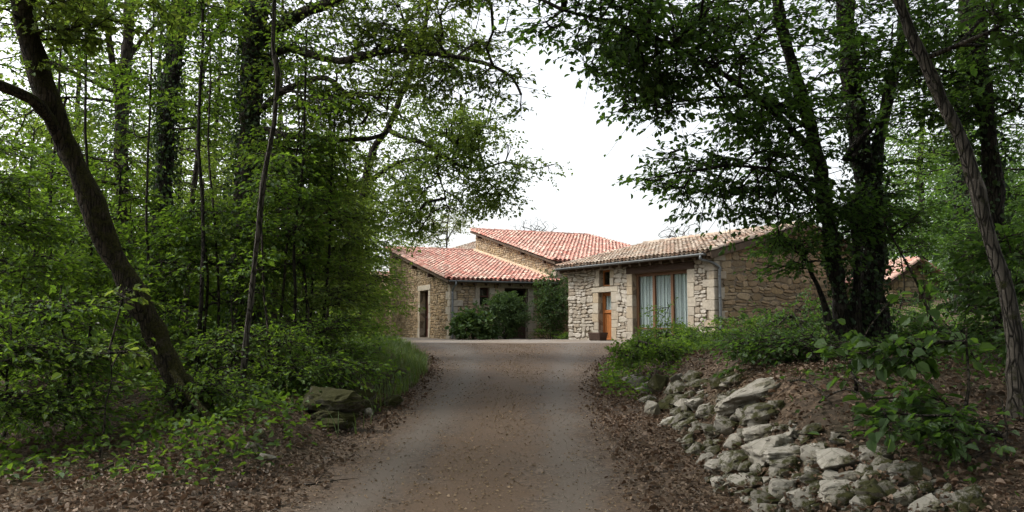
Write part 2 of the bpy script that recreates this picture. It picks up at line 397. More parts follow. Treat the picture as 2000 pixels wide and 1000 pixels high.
def sprays(T, A, n, R, size, flat=.35, droop=.2, tilt=.45, sticks=None):
    """n leaves along five twiglets at every twig end T with axis A; sticks collects the twiglets as three sided prisms"""
    m = len(T)
    A = A * np.array((1, 1, .45)); A = unit(A + rng.normal(0, .15, A.shape))
    up = unit(np.array((0, 0, 1.)) + rng.normal(0, flat, (m, 3)))
    side = unit(np.cross(A, up)); up = unit(np.cross(side, A))
    Rr = rng.uniform(.7, 1.25, (m, 1)) * R
    K = 5
    t0 = np.array((-.55, -.35, -.05, .1, .4)); sg = np.array((0, 1, -1, 1, -1.)); ln = np.array((1.55, .8, .8, .62, .5))
    tt = t0[None] + rng.normal(0, .10, (m, K)); ll = ln[None] * rng.uniform(.7, 1.2, (m, K)); ang = np.radians(48) * sg[None] + rng.normal(0, .16, (m, K)) * (sg != 0) 
    org = T[:, None] + A[:, None] * (tt * Rr)[..., None]
    dr = A[:, None] * np.cos(ang)[..., None] + side[:, None] * np.sin(ang)[..., None] + up[:, None] * rng.normal(0, .16, (m, K))[..., None] - np.array((0, 0, droop * .7))
    dr = unit(dr); ll = ll * Rr
    if sticks is not None:
        o = org.reshape(-1, 3); q = (org + dr * ll[..., None]).reshape(-1, 3); x = unit(np.cross(dr.reshape(-1, 3), np.array((.3, .2, 1.)))) ; y = np.cross(x, dr.reshape(-1, 3))
        w0 = .0035 + .0015 * (np.tile(sg, m) == 0); V = []
        for p, w in ((o, w0), (q, w0 * .5)):
            for k in range(3): V.append(p + (x * math.cos(k * 2.094) + y * math.sin(k * 2.094)) * w[:, None])
        V = np.stack(V, 1); b = (np.arange(len(V)) * 6)[:, None]
        sticks.append((V.reshape(-1, 3), np.concatenate([b + np.array([[k, (k + 1) % 3, 3 + (k + 1) % 3, 3 + k]]) for k in range(3)])))
    N = m * n; i = np.repeat(np.arange(m), n); j = rng.choice(K, N, p=[.34, .19, .19, .15, .13])
    f = rng.uniform(.12, 1.04, N); sgn = rng.choice((-1., 1.), N)
    D = dr[i, j]; U = up[i]; Sd = unit(np.cross(D, U))
    sz = size * rng.uniform(.45, 1.35, N)
    d = unit(D * .6 + Sd * (sgn * rng.uniform(.3, 1.0, N) * np.clip(1.5 - f * 1.1, .2, 1))[:, None] + rng.normal(0, .2, (N, 3)) - np.array((0, 0, .18)))
    pos = org[i, j] + D * (f * ll[i, j])[:, None] + d * (sz * .55)[:, None] + rng.normal(0, .012, (N, 3))
    nr = U + rng.normal(0, tilt, (N, 3))
    return pos, d, nr, sz

def grow(nodes, targets, tip_r, curve=.12, step=.3, bf=.5):
    """connect every target to a branch, weighing the reach against the way back to the limb; returns polylines with radii and the twig axes"""
    N = [np.array(p) for p in nodes]; par = [-1] * len(N); fixed = len(N); PL = [0.0] * len(N)
    T = np.array(targets); m = len(T)
    NA = np.array(N)
    D = np.full(m, 1e9); I = np.zeros(m, int)
    for c in range(0, len(NA), 400):
        d = np.linalg.norm(T[:, None] - NA[None, c:c + 400], axis=2); j = d.argmin(1); dm = d[np.arange(m), j]
        u = dm < D; D[u] = dm[u]; I[u] = j[u] + c
    done = np.zeros(m, bool); chains = []; axis = np.zeros((m, 3))
    for _ in range(m):
        k = int(np.where(done, 1e9, D).argmin()); done[k] = True
        a = N[I[k]]; b = T[k]; dist = float(np.linalg.norm(b - a)); n = max(1, int(dist / step))
        off = rng.normal(0, curve * dist, 3); off[2] = abs(off[2]) * .8
        prev = int(I[k]); ch = [prev]; new = []; npl = []
        for s in range(1, n + 1):
            t = s / n; p = a + (b - a) * t + off * (4 * t * (1 - t)) * .6 + (rng.normal(0, .018, 3) if s < n else 0)
            N.append(p); par.append(prev); PL.append(PL[prev] + dist / n); prev = len(N) - 1; ch.append(prev); new.append(p); npl.append(PL[prev])
        axis[k] = b - (new[-2] if len(new) > 1 else a)
        chains.append(ch)
        na = np.array(new); d = np.linalg.norm(T[:, None] - na[None], axis=2) + bf * np.array(npl)[None]; j = d.argmin(1); dm = d[np.arange(m), j]
        u = (dm < D) & ~done; D[u] = dm[u]; I[u] = j[u] + len(N) - len(new)
    cnt = np.zeros(len(N))
    for ch in chains: cnt[ch[-1]] += 1
    for i in range(len(N) - 1, fixed - 1, -1): cnt[par[i]] += cnt[i]
    NA = np.array(N); out = []
    for ch in chains:
        r = tip_r * np.maximum(1, cnt[ch]) ** .45; r[0] = min(r[0], r[1] * 1.25)
        out.append((NA[ch], r))
    return out, unit(axis)

DENS = 1.0
def blob_pts(bl, gap):
    out = []
    for b in bl:
        u, v, d, ru, rv, rd, n = b[:7]; n = int(n * DENS + .5)
        c = P(u, v, d); k = d / F; R = np.array((ru * k, rd, rv * k)); got = 0; tries = 0
        while got < n and tries < n * 20:
            tries += 1
            q = rng.normal(0, 1, 3); q = q / np.linalg.norm(q) * rng.uniform(0, 1) ** .42
            p = c + q * R
            if noise.noise(Vector(p * .95)) + .5 * noise.noise(Vector(p * 2.3)) < gap: continue
            if p[2] < hz(p[0], p[1]) + .12: continue
            out.append(p); got += 1
    return out

def wp(q):
    if q[0] == 'g': return GP(q[1], q[2], .12)
    return P(*q)

def tree(name, label, cat, stems, blobs, leaf='leaf', bark='bark', size=.08, n=26, R=.5, fine=False, tip=.005, gap=-.06,
         ivy=None, group=None, droop=.2, tilt=.38, flat=.22, layer=.5, wob=.006, sides=12, crown='crown', stem='trunk', width=.62, twig=True, curve=.12, dens=1.2):
    """stems: list of (points, r0, r1); the first starts on the ground"""
    base = wp(stems[0][0][0])
    root = empty(name, label, cat, base, group)
    Vs, Fs, nodes, off = [], [], [], 0
    paths = []
    for pts, r0, r1 in stems:
        w = np.array([wp(p) for p in pts])
        path = smooth_path(w, .16 if r0 > .05 else .22, wob)
        t = np.linspace(0, 1, len(path))
        r = r0 + (r1 - r0) * t ** .8
        r = r * (1 + .08 * np.sin(t * len(path) * .9 + rng.uniform(0, 6)) * (r0 > .04) + .06 * rng.normal(0, 1, len(t)) * (r0 > .04))
        if pts[0][0] == 'g' and r0 > .05: r[:6] *= np.linspace(1.75, 1.0, 6)[:len(r[:6])]
        V, q = tube_np(path, r, sides if r0 > .05 else 7)
        if r0 > .09:   # knobbly surface
            nn = np.array([noise.noise(Vector((p[0] * 6, p[1] * 6, p[2] * 3))) + .5 * noise.noise(Vector((p[0] * 15, p[1] * 15, p[2] * 6))) for p in V]); c = np.repeat(path, sides, 0); V = c + (V - c) * (1 + .22 * nn[:, None])
        Vs.append(V); Fs.append(q + off); off += len(V); paths.append((path, r))
        nodes += list(path[len(path) // 4 if pts[0][0] == 'g' else 1:])
    if base[0] < -1 and base[1] > 8 and base[1] < 24: blobs = [(*q[:6], int(q[6] * (.92 if name == 'sapling' else dens))) for q in blobs]; size *= 1.08
    T = blob_pts(blobs, gap)
    if layer:
        for p in T: p[2] += .45 * (round(p[2] / layer + .35 * math.sin(p[0] * .8) + .35 * math.cos(p[1] * .7)) * layer - p[2])
    if T:
        ch, ax = grow(nodes, T, tip, curve)
        T = np.array(T)
        for p, r in ch:
            if not twig and r.max() < tip * 1.5: continue
            V, q = tube_np(p, r, 4); Vs.append(V); Fs.append(q + off); off += len(V)
        # order of axis follows T
        st_ = [] if base[1] < 17 and size < .15 else None
        LV, LF = leaf_np(*sprays(T, ax, n, R, size, flat, droop, tilt, st_), fine=fine, width=width)
        for V, q in st_ or []: Vs.append(V); Fs.append(q + off); off += len(V)
        me = np_mesh(crown, LV - base, [LF]); link_mesh(crown, me, MAT[leaf], root)
    me = np_mesh(stem, np.vstack(Vs) - base, [np.vstack(Fs)], True); link_mesh(stem, me, MAT[bark], root)
    if ivy:
        for si, f0, f1, dens, rad in ivy:
            path, r = paths[si]; a, b = int(f0 * (len(path) - 1)), max(1, int(f1 * (len(path) - 1)))
            m = int(dens * np.linalg.norm(np.diff(path[a:b + 1], axis=0), axis=1).sum())
            i = rng.integers(a, b, m); th = rng.uniform(0, 2 * np.pi, m)
            out = np.stack([np.cos(th), np.sin(th), np.zeros(m)], 1)
            lump = 0.6 + .8 * np.array([noise.noise(Vector(path[k] * 1.7 + o * .7)) for k, o in zip(i, out)])
            pos = path[i] + out * (r[i] + rad * np.clip(lump, .05, 2) * rng.uniform(.2, 1, m))[:, None] + rng.normal(0, .06, (m, 3))
            LV, LF = leaf_np(pos, rng.normal(0, .5, (m, 3)) - np.array((0, 0, .8)) + out * .3, out + rng.normal(0, .4, (m, 3)), rng.uniform(.04, .085, m), True, .85)
            link_mesh('ivy', np_mesh('ivy', LV - base, [LF]), MAT['ivy'], root)
    return root

# ------------------------------------------------------------------ buildings
Z3 = np.array((0, 0, 1.))
def frame(o, d):
    o = np.array(o, float); d = np.array((d[0], d[1], 0.)); d /= np.linalg.norm(d); n = np.cross(d, Z3)
    fr = lambda s, t, k=0.0: tuple(o + d * s + Z3 * t + n * k)
    fr.o, fr.d, fr.n = o, d, n
    return fr

def wall_back(mb, fr, W, top, openings, depth=.0, reveal=.3, t0=-.4):
    """mortar face with openings cut in, plus the reveals"""
    cuts = sorted({0, W} | {o[0] for o in openings} | {o[1] for o in openings} | ({top[1]} if len(top) > 3 else set()))
    tp = lambda s: float(np.interp(s, top[0], top[2])) if False else float(np.interp(s, *TOP(top)))
    for a, b in zip(cuts, cuts[1:]):
        if b - a < 1e-4: continue
        mid = (a + b) / 2
        seg = [t0]
        for o in sorted(openings, key=lambda o: o[2]):
            if o[0] <= mid <= o[1]: seg += [o[2], o[3]]
        seg.append(None)
        for lo, hi in zip(seg[::2], seg[1::2]):
            h0, h1 = (tp(a), tp(b)) if hi is None else (hi, hi)
            if min(h0, h1) - lo < 1e-3 and max(h0, h1) - lo < 1e-3: continue
            mb.poly([fr(a, lo, 0), fr(b, lo, 0), fr(b, h1, 0), fr(a, h0, 0)])
    for a, b, lo, hi in openings:
        r = -reveal
        mb.poly([fr(a, lo, 0), fr(a, hi, 0), fr(a, hi, r), fr(a, lo, r)])
        mb.poly([fr(b, lo, r), fr(b, hi, r), fr(b, hi, 0), fr(b, lo, 0)])
        mb.poly([fr(a, hi, 0), fr(b, hi, 0), fr(b, hi, r), fr(a, hi, r)])
        mb.poly([fr(a, lo, r), fr(b, lo, r), fr(b, lo, 0), fr(a, lo, 0)])
def TOP(top): return [k[0] for k in top], [k[1] for k in top]

def rubble(mb, fr, W, top, holes, hw=(.09, .19), ww=(.14, .46), depth=(.012, .045), t0=-.15, seed=1, warp=.045, s0=0.0):
    """irregular stones laid in wavering courses; holes: (s0, s1, t0, t1)"""
    R = random.Random(seed); tx, ty = TOP(top); tp = lambda s: float(np.interp(s, tx, ty)); tmax = max(ty)
    t = t0
    def wq(s, tt):
        return (s + warp * .8 * noise.noise(Vector((s * 1.9, tt * 2.6, seed * 3.7))),
                tt + warp * noise.noise(Vector((s * 1.5 + 40, tt * 1.3, seed * 3.7))) + .5 * warp * noise.noise(Vector((s * 4.1, tt * 5, seed))))
    while t < tmax:
        h = R.uniform(*hw)
        if R.random() < .15: h *= 1.35
        iv = [(s0, W)]
        for a, b, lo, hi in holes:
            if lo < t + h * .72 and hi > t + h * .28:
                nx = []
                for x, y in iv:
                    if b <= x or a >= y: nx.append((x, y))
                    else:
                        if a - x > .03: nx.append((x, a))
                        if y - b > .03: nx.append((b, y))
                iv = nx
        for x, y in iv:
            s = x
            while s < y - .02:
                w = R.uniform(*ww) * (h / .14) ** .3
                if y - s - w < .12: w = y - s
                k = R.random()
                sub = [(s, s + w, t, t + h)]
                if h > .13 and k < .25: m = R.uniform(.4, .6); sub = [(s, s + w, t, t + h * m), (s, s + w, t + h * m, t + h)]
                for a, b, lo, hi in sub:
                    gap = R.uniform(.006, .016)
                    a2, b2, lo2, hi2 = a + gap, b - gap, lo + gap * .8, hi - gap * .8
                    cs, cmid = (a + b) / 2, tp((a + b) / 2)
                    if cmid < lo + .03: continue
                    hi2 = min(hi2, cmid - .01)
                    cx, cy = (b2 - a2) * R.uniform(.12, .3), (hi2 - lo2) * R.uniform(.2, .42)
                    o = [(a2 + cx, lo2), (b2 - cx, lo2), (b2, lo2 + cy), (b2, hi2 - cy), (b2 - cx, hi2), (a2 + cx, hi2), (a2, hi2 - cy), (a2, lo2 + cy)]
                    j = .13 * min(b2 - a2, hi2 - lo2)
                    o = [wq(p + R.uniform(-j, j), q + R.uniform(-j, j)) for p, q in o]
                    if x == s0 or y == W or True:
                        o = [(min(max(p, s0 + .0), W), min(q, tp(p) - .005)) for p, q in o]
                    mx, my = sum(p for p, q in o) / 8, sum(q for p, q in o) / 8
                    dp = R.uniform(*depth)
                    tilt = R.uniform(-.012, .012)
                    inn = [(mx + (p - mx) * .84, my + (q - my) * .78) for p, q in o]
                    vs = [fr(p, q, -.004) for p, q in o] + [fr(p, q, dp * .75 + tilt * (p - mx) * 6) for p, q in [(mx + (p - mx) * .97, my + (q - my) * .95) for p, q in o]] + [fr(p, q, dp + tilt * (p - mx) * 6) for p, q in inn]
                    fs = []
                    for r0 in (0, 8):
                        fs += [(r0 + i, r0 + (i + 1) % 8, r0 + 8 + (i + 1) % 8, r0 + 8 + i) for i in range(8)]
                    fs.append(tuple(range(16, 24)))
                    mb.grid(vs, fs)
                s += w
        t += h

def tiles(o, e, g, W, Ln, pitch=.215, expo=.40, seed=2, r=.096):
    """canal tiles: covers and pans laid up the slope from the eave"""
    R = random.Random(seed); e = np.array(e, float); g = np.array(g, float); n = np.cross(e, g); n /= np.linalg.norm(n)
    if n[2] < 0: n = -n
    o = np.array(o, float); mb = MB(); cols = int(W / pitch); pt = W / cols; rows = int(Ln / expo)
    ex = Ln / rows
    def shell(c0, c1, r0, r1, sign):
        vs = []
        for c, rr in ((c0, r0), (c1, r1)):
            for k in range(6):
                a = math.pi * k / 5
                vs.append(c - e * math.cos(a) * rr + n * sign * math.sin(a) * rr * .8)
        for c, rr in ((c0, r0),):
            for k in range(6):
                a = math.pi * k / 5
                vs.append(c - e * math.cos(a) * (rr - .014) + n * sign * math.sin(a) * (rr - .016) * .8)
        fs = [(k, k + 1, k + 7, k + 6) for k in range(5)] + [(k, k + 12, k + 13, k + 1) for k in range(5)]
        if sign < 0: fs = [f[::-1] for f in fs]
        mb.grid(vs, fs)
    for c in range(cols + 1):
        for q in range(rows):
            jx, jy = R.uniform(-.012, .012), R.uniform(-.025, .025)
            s, t = c * pt + jx, q * ex - .04 + jy
            sag = .015 * noise.noise(Vector((s * .6, t * .5, seed)))
            b0 = o + e * s + g * t + n * (.075 + sag + R.uniform(-.004, .004)); b1 = o + e * (s + R.uniform(-.008, .008)) + g * (t + ex * 1.15) + n * (.05 + sag)
            shell(b0, b1, r * 1.06, r * .86, 1)
            if c < cols:
                s2 = s + pt / 2
                b0 = o + e * s2 + g * (t - .02) + n * (.085 + sag); b1 = o + e * s2 + g * (t + ex * 1.12) + n * (.07 + sag)
                shell(b0, b1, r * .9, r * 1.0, -1)
    return mb

def roof_plane(parent, A, e, g, W, Ln, mat='tile', seed=2, verge=(True, True), ridge=True, rafters=True, th=.12, name='roof'):
    """tiled slope with deck, verge tiles, ridge tiles; A = eave corner, e along the eave, g up the slope"""
    e = np.array(e, float); g = np.array(g, float); n = np.cross(e, g); n = n / np.linalg.norm(n) * (1 if np.cross(e, g)[2] > 0 else -1)
    mb = tiles(A, e, g, W, Ln, seed=seed)
    R = random.Random(seed)
    def run(p0, d, ln, r):
        k = int(ln / .36)
        for i in range(k):
            a = p0 + d * (i * ln / k - .03) + n * R.uniform(0, .015); b = a + d * (ln / k * 1.12) - n * .012
            x = np.cross(d, n); vs = []
            for c, rr in ((a, r * 1.08), (b, r * .9)):
                for j in range(7): th_ = math.pi * j / 6; vs.append(c - x * math.cos(th_) * rr + n * math.sin(th_) * rr)
            mb.grid(vs, [(j, j + 1, j + 8, j + 7) for j in range(6)])
    A = np.array(A, float)
    if verge[0]: run(A + n * .06 - e * .03, g, Ln, .10)
    if verge[1]: run(A + e * (W + .03) + n * .06, g, Ln, .10)
    if ridge: run(A + g * Ln + n * .07, e, W, .12)
    ro = mb.build(name, MAT[mat], parent)
    d = MB()
    def fr(s, t, k): return tuple(A + e * s + g * t + n * k)
    d.box(fr, -.04, W + .04, -.02, Ln, -th, -.005)
    if rafters:
        for i in range(int(W / .55) + 1):
            s = .1 + i * (W - .3) / max(1, int(W / .55)); d.box(fr, s, s + .09, .02, 1.2, -th - .12, -th - .004)
    d.build('roof_timber', MAT['under'], parent)
    return ro

def quoins(mb, frA, sA, signA, frB, sB, signB, t0, t1, big=(.32, .62), hh=(.26, .40), seed=3, proud=.05):
    """dressed corner blocks, long and short by turns, wrapped round the corner (the two faces are boxes butted 3 mm apart)"""
    R = random.Random(seed); t = t0; k = 0
    while t < t1 - .08:
        h = min(R.uniform(*hh), t1 - t); a, b = (big[1], big[0]) if k % 2 else (big[0], big[1])
        a *= R.uniform(.85, 1.15); b *= R.uniform(.85, 1.15); p = proud + R.uniform(-.008, .012)
        s0, s1 = sorted((sA - signA * (-p), sA + signA * a)) if False else sorted((sA - signA * p, sA + signA * a))
        mb.box(frA, s0, s1, t + .008, t + h - .008, -.2, p, .018, .004)
        s0, s1 = sorted((sB + signB * .0, sB + signB * b))
        mb.box(frB, s0, s1, t + .008, t + h - .008, -.15, p - .004, .018, .004)
        t += h; k += 1

def surround(mb, fr, a, b, lo, hi, w=.22, lint=.26, sill=0, proud=.035, seed=5, ext=.12, hh=(.28, .5)):
    R = random.Random(seed)
    for x0, x1 in ((a - w, a), (b, b + w)):
        t = lo
        while t < hi - .06:
            h = R.uniform(*hh)
            if hi - t - h < .16: h = hi - t
            e = R.uniform(0, .14)
            mb.box(fr, x0 - (e if x1 == a else 0), x1 + (e if x0 == b else 0), t + .005, t + h - .005, -.26, proud + R.uniform(-.006, .01), .014, .003)
            t += h
    if lint: mb.box(fr, a - w - ext, b + w + ext, hi + .003, hi + lint, -.26, proud + .012, .016, .004)
    if sill: mb.box(fr, a - .12, b + .12, lo - sill, lo - .003, -.26, proud + .06, .014, .003)

def gutter(parent, p0, p1, down_from, zb, fr_n, r=.065, offset=.0):
    """half-round gutter with a downpipe"""
    p0, p1 = np.array(p0, float), np.array(p1, float); d = (p1 - p0) / np.linalg.norm(p1 - p0); x = np.cross(d, Z3)
    mb = MB(); vs = []
    for k, p in enumerate((p0, p1)):
        for rr in (r, r - .008):
            for j in range(9): a = math.pi * j / 8; vs.append(p + x * math.cos(a) * rr - Z3 * math.sin(a) * rr)
    fs = []
    for j in range(8): fs += [(j, j + 1, 18 + j + 1, 18 + j), (9 + j, 27 + j, 27 + j + 1, 9 + j + 1)]
    fs += [(0, 18, 27, 9), (8, 17, 35, 26)]
    mb.grid([tuple(v) for v in vs], fs)
    for p in (p0, p1):
        mb.poly([tuple(p + x * math.cos(math.pi * j / 8) * r - Z3 * math.sin(math.pi * j / 8) * r) for j in range(9)])
    g = mb.build('gutter', MAT['zinc'], parent, True)
    m = MB(); f = np.array(down_from, float); w = np.array((fr_n[0], fr_n[1], f[2] - .42))
    m.tube(smooth_path([f, f - Z3 * .14, (f + w) / 2, w + Z3 * .02, w - Z3 * .25, np.array((w[0], w[1], zb))], .06), .047, 10)
    for t in (.25, .6, .9):
        q = np.array((w[0], w[1], zb + (w[2] - zb) * t)); m.tube([q - Z3 * .02, q + Z3 * .02], .056, 10)
    m.build('downpipe', MAT['zinc'], parent, True)

def door_leaf(parent, fr, a, b, lo, hi, n, mat, boards=5, name='door', fmat=None):
    mb = MB(); w = (b - a) / boards
    for i in range(boards): mb.box(fr, a + i * w + .004, a + (i + 1) * w - .004, lo, hi, n - .04, n, .006)
    o = mb.build(name, MAT[mat], parent)
    return o
def joinery(parent, fr, a, b, lo, hi, n, mat, w=.07, name='frame', mull=(), trans=(), th=.07):
    mb = MB()
    mb.box(fr, a, a + w, lo, hi, n - th, n, .006); mb.box(fr, b - w, b, lo, hi, n - th, n, .006)
    mb.box(fr, a + w, b - w, hi - w, hi, n - th, n - .003, .006); mb.box(fr, a + w, b - w, lo, lo + w, n - th, n - .003, .006)
    for m in mull: mb.box(fr, m - w * .6, m + w * .6, lo + w, hi - w, n - th, n + .004, .006)
    for t in trans: mb.box(fr, a + w, b - w, t - .03, t + .03, n - th + .01, n - .006, .005)
    return mb.build(name, MAT[mat], parent)
def pane(parent, fr, a, b, lo, hi, n, name='pane'):
    mb = MB(); mb.box(fr, a, b, lo, hi, n - .006, n); return mb.build(name, MAT['glass'], parent)
def dark_room(parent, fr, a, b, lo, hi, n0, n1):
    mb = MB()
    mb.poly([fr(a, lo, n1), fr(b, lo, n1), fr(b, hi, n1), fr(a, hi, n1)])
    for q in ([(a, lo), (a, hi)], [(b, hi), (b, lo)], [(a, hi), (b, hi)], [(b, lo), (a, lo)]):
        mb.poly([fr(*q[0], n0), fr(*q[1], n0), fr(*q[1], n1), fr(*q[0], n1)])
    return mb.build('room_interior', MAT['interior'], parent)

dA = np.array((4.72, 2.0, 0)) / math.hypot(4.72, 2.0); bA = np.array((-dA[1], dA[0], 0))      # along the front, towards the back
pitchA = math.atan(2.24 / 10.7); gA = bA * math.cos(pitchA) + Z3 * math.sin(pitchA)

# --- low wing with the shed roof
GZ = 1.1
cA = np.array((-2.7, 36.0, GZ))
A = empty('farmhouse_wing', 'low rubble stone wing with red lean-to roof and a narrow dark door', 'house', cA)
LA, WA = 10.7, 5.13
frG = frame(cA + bA * LA, -bA)                 # gable, seen from the left; s runs towards the corner
frF = frame(cA, dA)                            # front
topG = [(0, 2.63 + 2.24), (LA, 2.63)]; topF = [(0, 2.63), (WA, 2.63)]
doorG = (LA - 4.6, LA - 3.2, 0.02, 2.28); winF = (1.37, 1.83, 1.48, 2.28); bigF = (2.56, 3.72, 0.0, 2.28)
mb = MB(); wall_back(mb, frG, LA, topG, [doorG], reveal=.42); wall_back(mb, frF, WA, topF, [winF, bigF], reveal=.35)
frBk = frame(cA + bA * LA + dA * WA, -dA)
wall_back(mb, frBk, WA, [(0, 4.87), (WA, 4.87)], [])
wl = mb.build('wall', MAT['mortar'], A)
mb = MB()
rubble(mb, frG, LA - .3, topG, [(doorG[0] - .26, doorG[1] + .26, -1, 2.3), (doorG[0] - .4, doorG[1] + .4, 2.28, 2.56)], (.08, .17), (.14, .42), seed=11)
mb.build('gable_stonework', MAT['stone_brown_shaded'], A)
mb = MB()
rubble(mb, frF, bigF[0] - .3, topF, [(winF[0] - .24, winF[1] + .24, winF[2] - .1, 2.63), (bigF[0] - .3, bigF[1] + .3, -1, 2.63)], (.08, .18), (.14, .42), seed=12, s0=.32)
mb.build('front_stonework', MAT['stone'], A)
mb = MB(); rubble(mb, frF, WA, topF, [], (.08, .18), (.14, .42), seed=20, s0=bigF[1] + .3); mb.build('pier_stonework', MAT['stone'], A)
mb = MB(); quoins(mb, frF, 0, 1, frG, LA, -1, -.1, 2.6, (.3, .55), (.24, .40), 4, .04); mb.build('quoin', MAT['dressed'], A)
mb = MB(); surround(mb, frG, doorG[0], doorG[1], .02, 2.28, .24, .26, 0, .035, 6, .1); mb.build('door_surround', MAT['dressed'], A)
mb = MB(); mb.box(frG, doorG[0] - .1, doorG[1] + .1, -.1, .018, -.3, .12, .02); mb.build('door_step', MAT['dressed'], A)
dl = door_leaf(A, frG, doorG[0] + .07, doorG[1] - .07, .03, 2.21, -.30, 'wood_red', 7)
joinery(dl, frG, doorG[0] + .004, doorG[1] - .004, .022, 2.276, -.24, 'wood_dark', .07, 'door_frame')
mb = MB(); mb.tube([frG(doorG[0] + .2, 1.02, -.29), frG(doorG[0] + .2, 1.02, -.22), frG(doorG[0] + .32, 1.02, -.22)], .012, 8); mb.build('door_handle', MAT['zinc'], dl)
mb = MB(); surround(mb, frF, winF[0], winF[1], winF[2], winF[3], .2, .30, .12, .03, 8, .02); mb.build('window_surround', MAT['dressed'], A)
wf = joinery(A, frF, winF[0] + .004, winF[1] - .004, winF[2] + .004, winF[3] - .004, -.14, 'wood_red', .055, 'window', (), (1.9,))
pane(wf, frF, winF[0] + .05, winF[1] - .05, winF[2] + .05, winF[3] - .05, -.18)
dark_room(wf, frF, winF[0] - .1, winF[1] + .1, winF[2] - .1, winF[3] + .1, -.36, -1.2)
mb = MB(); surround(mb, frF, bigF[0], bigF[1], 0, bigF[3], .26, .28, 0, .03, 9, .06); mb.build('doorway_surround', MAT['dressed'], A)
dl = door_leaf(A, frF, bigF[0] + .08, bigF[1] - .08, .02, 1.15, -.30, 'wood_dark', 6, 'doorway_gate')
joinery(dl, frF, bigF[0] + .004, bigF[1] - .004, .004, 2.276, -.26, 'wood_dark', .08, 'doorway_frame')
dark_room(dl, frF, bigF[0] - .05, bigF[1] + .05, .0, 2.35, -.36, -2.2)
ov = .42
eA = cA + Z3 * 2.66 - bA * ov * 1 - Z3 * ov * math.tan(pitchA) - dA * .22
roof_plane(A, eA, dA, gA, WA + .30, (LA + ov) / math.cos(pitchA), 'tile', 21, (True, False))
mb = MB()
frV = lambda s, t, k: tuple(cA + dA * s + gA * t + Z3 * (2.66) + np.cross(dA, gA) * k)
mb.box(frV, WA - .16, WA + .02, .1, LA / math.cos(pitchA), .06, .21, .02, .01)
mb.build('roof_flashing', plain_mat('pale_mortar_fillet', (.52, .40, .28), .95, .2, 6), A)
g0 = eA - bA * .05 - Z3 * .02 + dA * .0; gutter(A, g0, g0 + dA * (WA + .25), g0 + dA * .30 - Z3 * .05, GZ + .02, frF(.06, 0, .1)[:2])
# timber plates poking out under the verge
for L_ in (2.5, 5.2, 8.3):
    mb = MB(); z = 2.63 + 2.24 * L_ / LA; mb.box(frG, LA - L_ - .09, LA - L_ + .09, z - .30, z - .12, -.05, .30, .01); mb.build('purlin', MAT['wood_dark'], A)

# --- tall house behind it
cB = cA + dA * (WA + .03)
B = empty('farmhouse', 'tall stone house with the highest red tiled roof, rising behind the low wing', 'house', cB)
LB, WB = 10.7, 7.4; hB0 = 3.62; hB1 = 6.12; pB = math.atan((hB1 - hB0) / LB); gB = bA * math.cos(pB) + Z3 * math.sin(pB)
frBG = frame(cB + bA * LB, -bA); frBF = frame(cB, dA)
topB = [(0, hB1), (LB, hB0)]
frBR = frame(cB + dA * WB, bA); frBB = frame(cB + dA * WB + bA * LB, -dA)
mb = MB(); wall_back(mb, frBG, LB, topB, []); wall_back(mb, frBF, WB, [(0, hB0), (WB, hB0)], [(2.2, 3.1, 1.2, 2.4)])
wall_back(mb, frBR, LB, [(0, hB0), (LB, hB1)], []); wall_back(mb, frBB, WB, [(0, hB1), (WB, hB1)], [])
mb.build('wall', MAT['mortar'], B)
mb = MB(); rubble(mb, frBG, LB - .28, topB, [], (.08, .16), (.14, .40), seed=13, t0=2.2); rubble(mb, frBF, WB, [(0, hB0), (WB, hB0)], [(2.0, 3.3, 1.0, 2.65)], (.09, .17), (.14, .4), seed=14, s0=.3)
mb.build('stonework', MAT['stone'], B)
mb = MB(); quoins(mb, frBF, 0, 1, frBG, LB, -1, 1.6, hB0 - .02, (.28, .5), (.24, .36), 5, .04); mb.build('quoin', MAT['dressed'], B)
mb = MB(); surround(mb, frBF, 2.2, 3.1, 1.2, 2.4, .2, .25, .1, .03, 10); mb.build('window_surround', MAT['dressed'], B)
wf = joinery(B, frBF, 2.204, 3.096, 1.204, 2.396, -.14, 'wood_brown', .06, 'window', (2.65,), (1.8,)); pane(wf, frBF, 2.26, 3.04, 1.26, 2.34, -.18)
dark_room(wf, frBF, 2.1, 3.2, 1.1, 2.5, -.31, -1.4)
eB = cB + Z3 * (hB0 + .03) - bA * .55 - Z3 * .55 * math.tan(pB) - dA * .3
roof_plane(B, eB, dA, gB, WB + .5, (LB + .6) / math.cos(pB), 'tile', 22)
for L_ in (.9, 3.6, 6.6, 9.8):
    mb = MB(); z = hB0 + (hB1 - hB0) * L_ / LB; mb.box(frBG, LB - L_ - .08, LB - L_ + .08, z - .28, z - .10, -.05, .24, .01); mb.build('purlin', MAT['wood_dark'], B)
g0 = eB - bA * .06 - Z3 * .03 + dA * .5; gutter(B, g0, g0 + dA * (WB - .2), g0 + dA * .4 - Z3 * .05, GZ, frBF(.7, 0, .1)[:2])

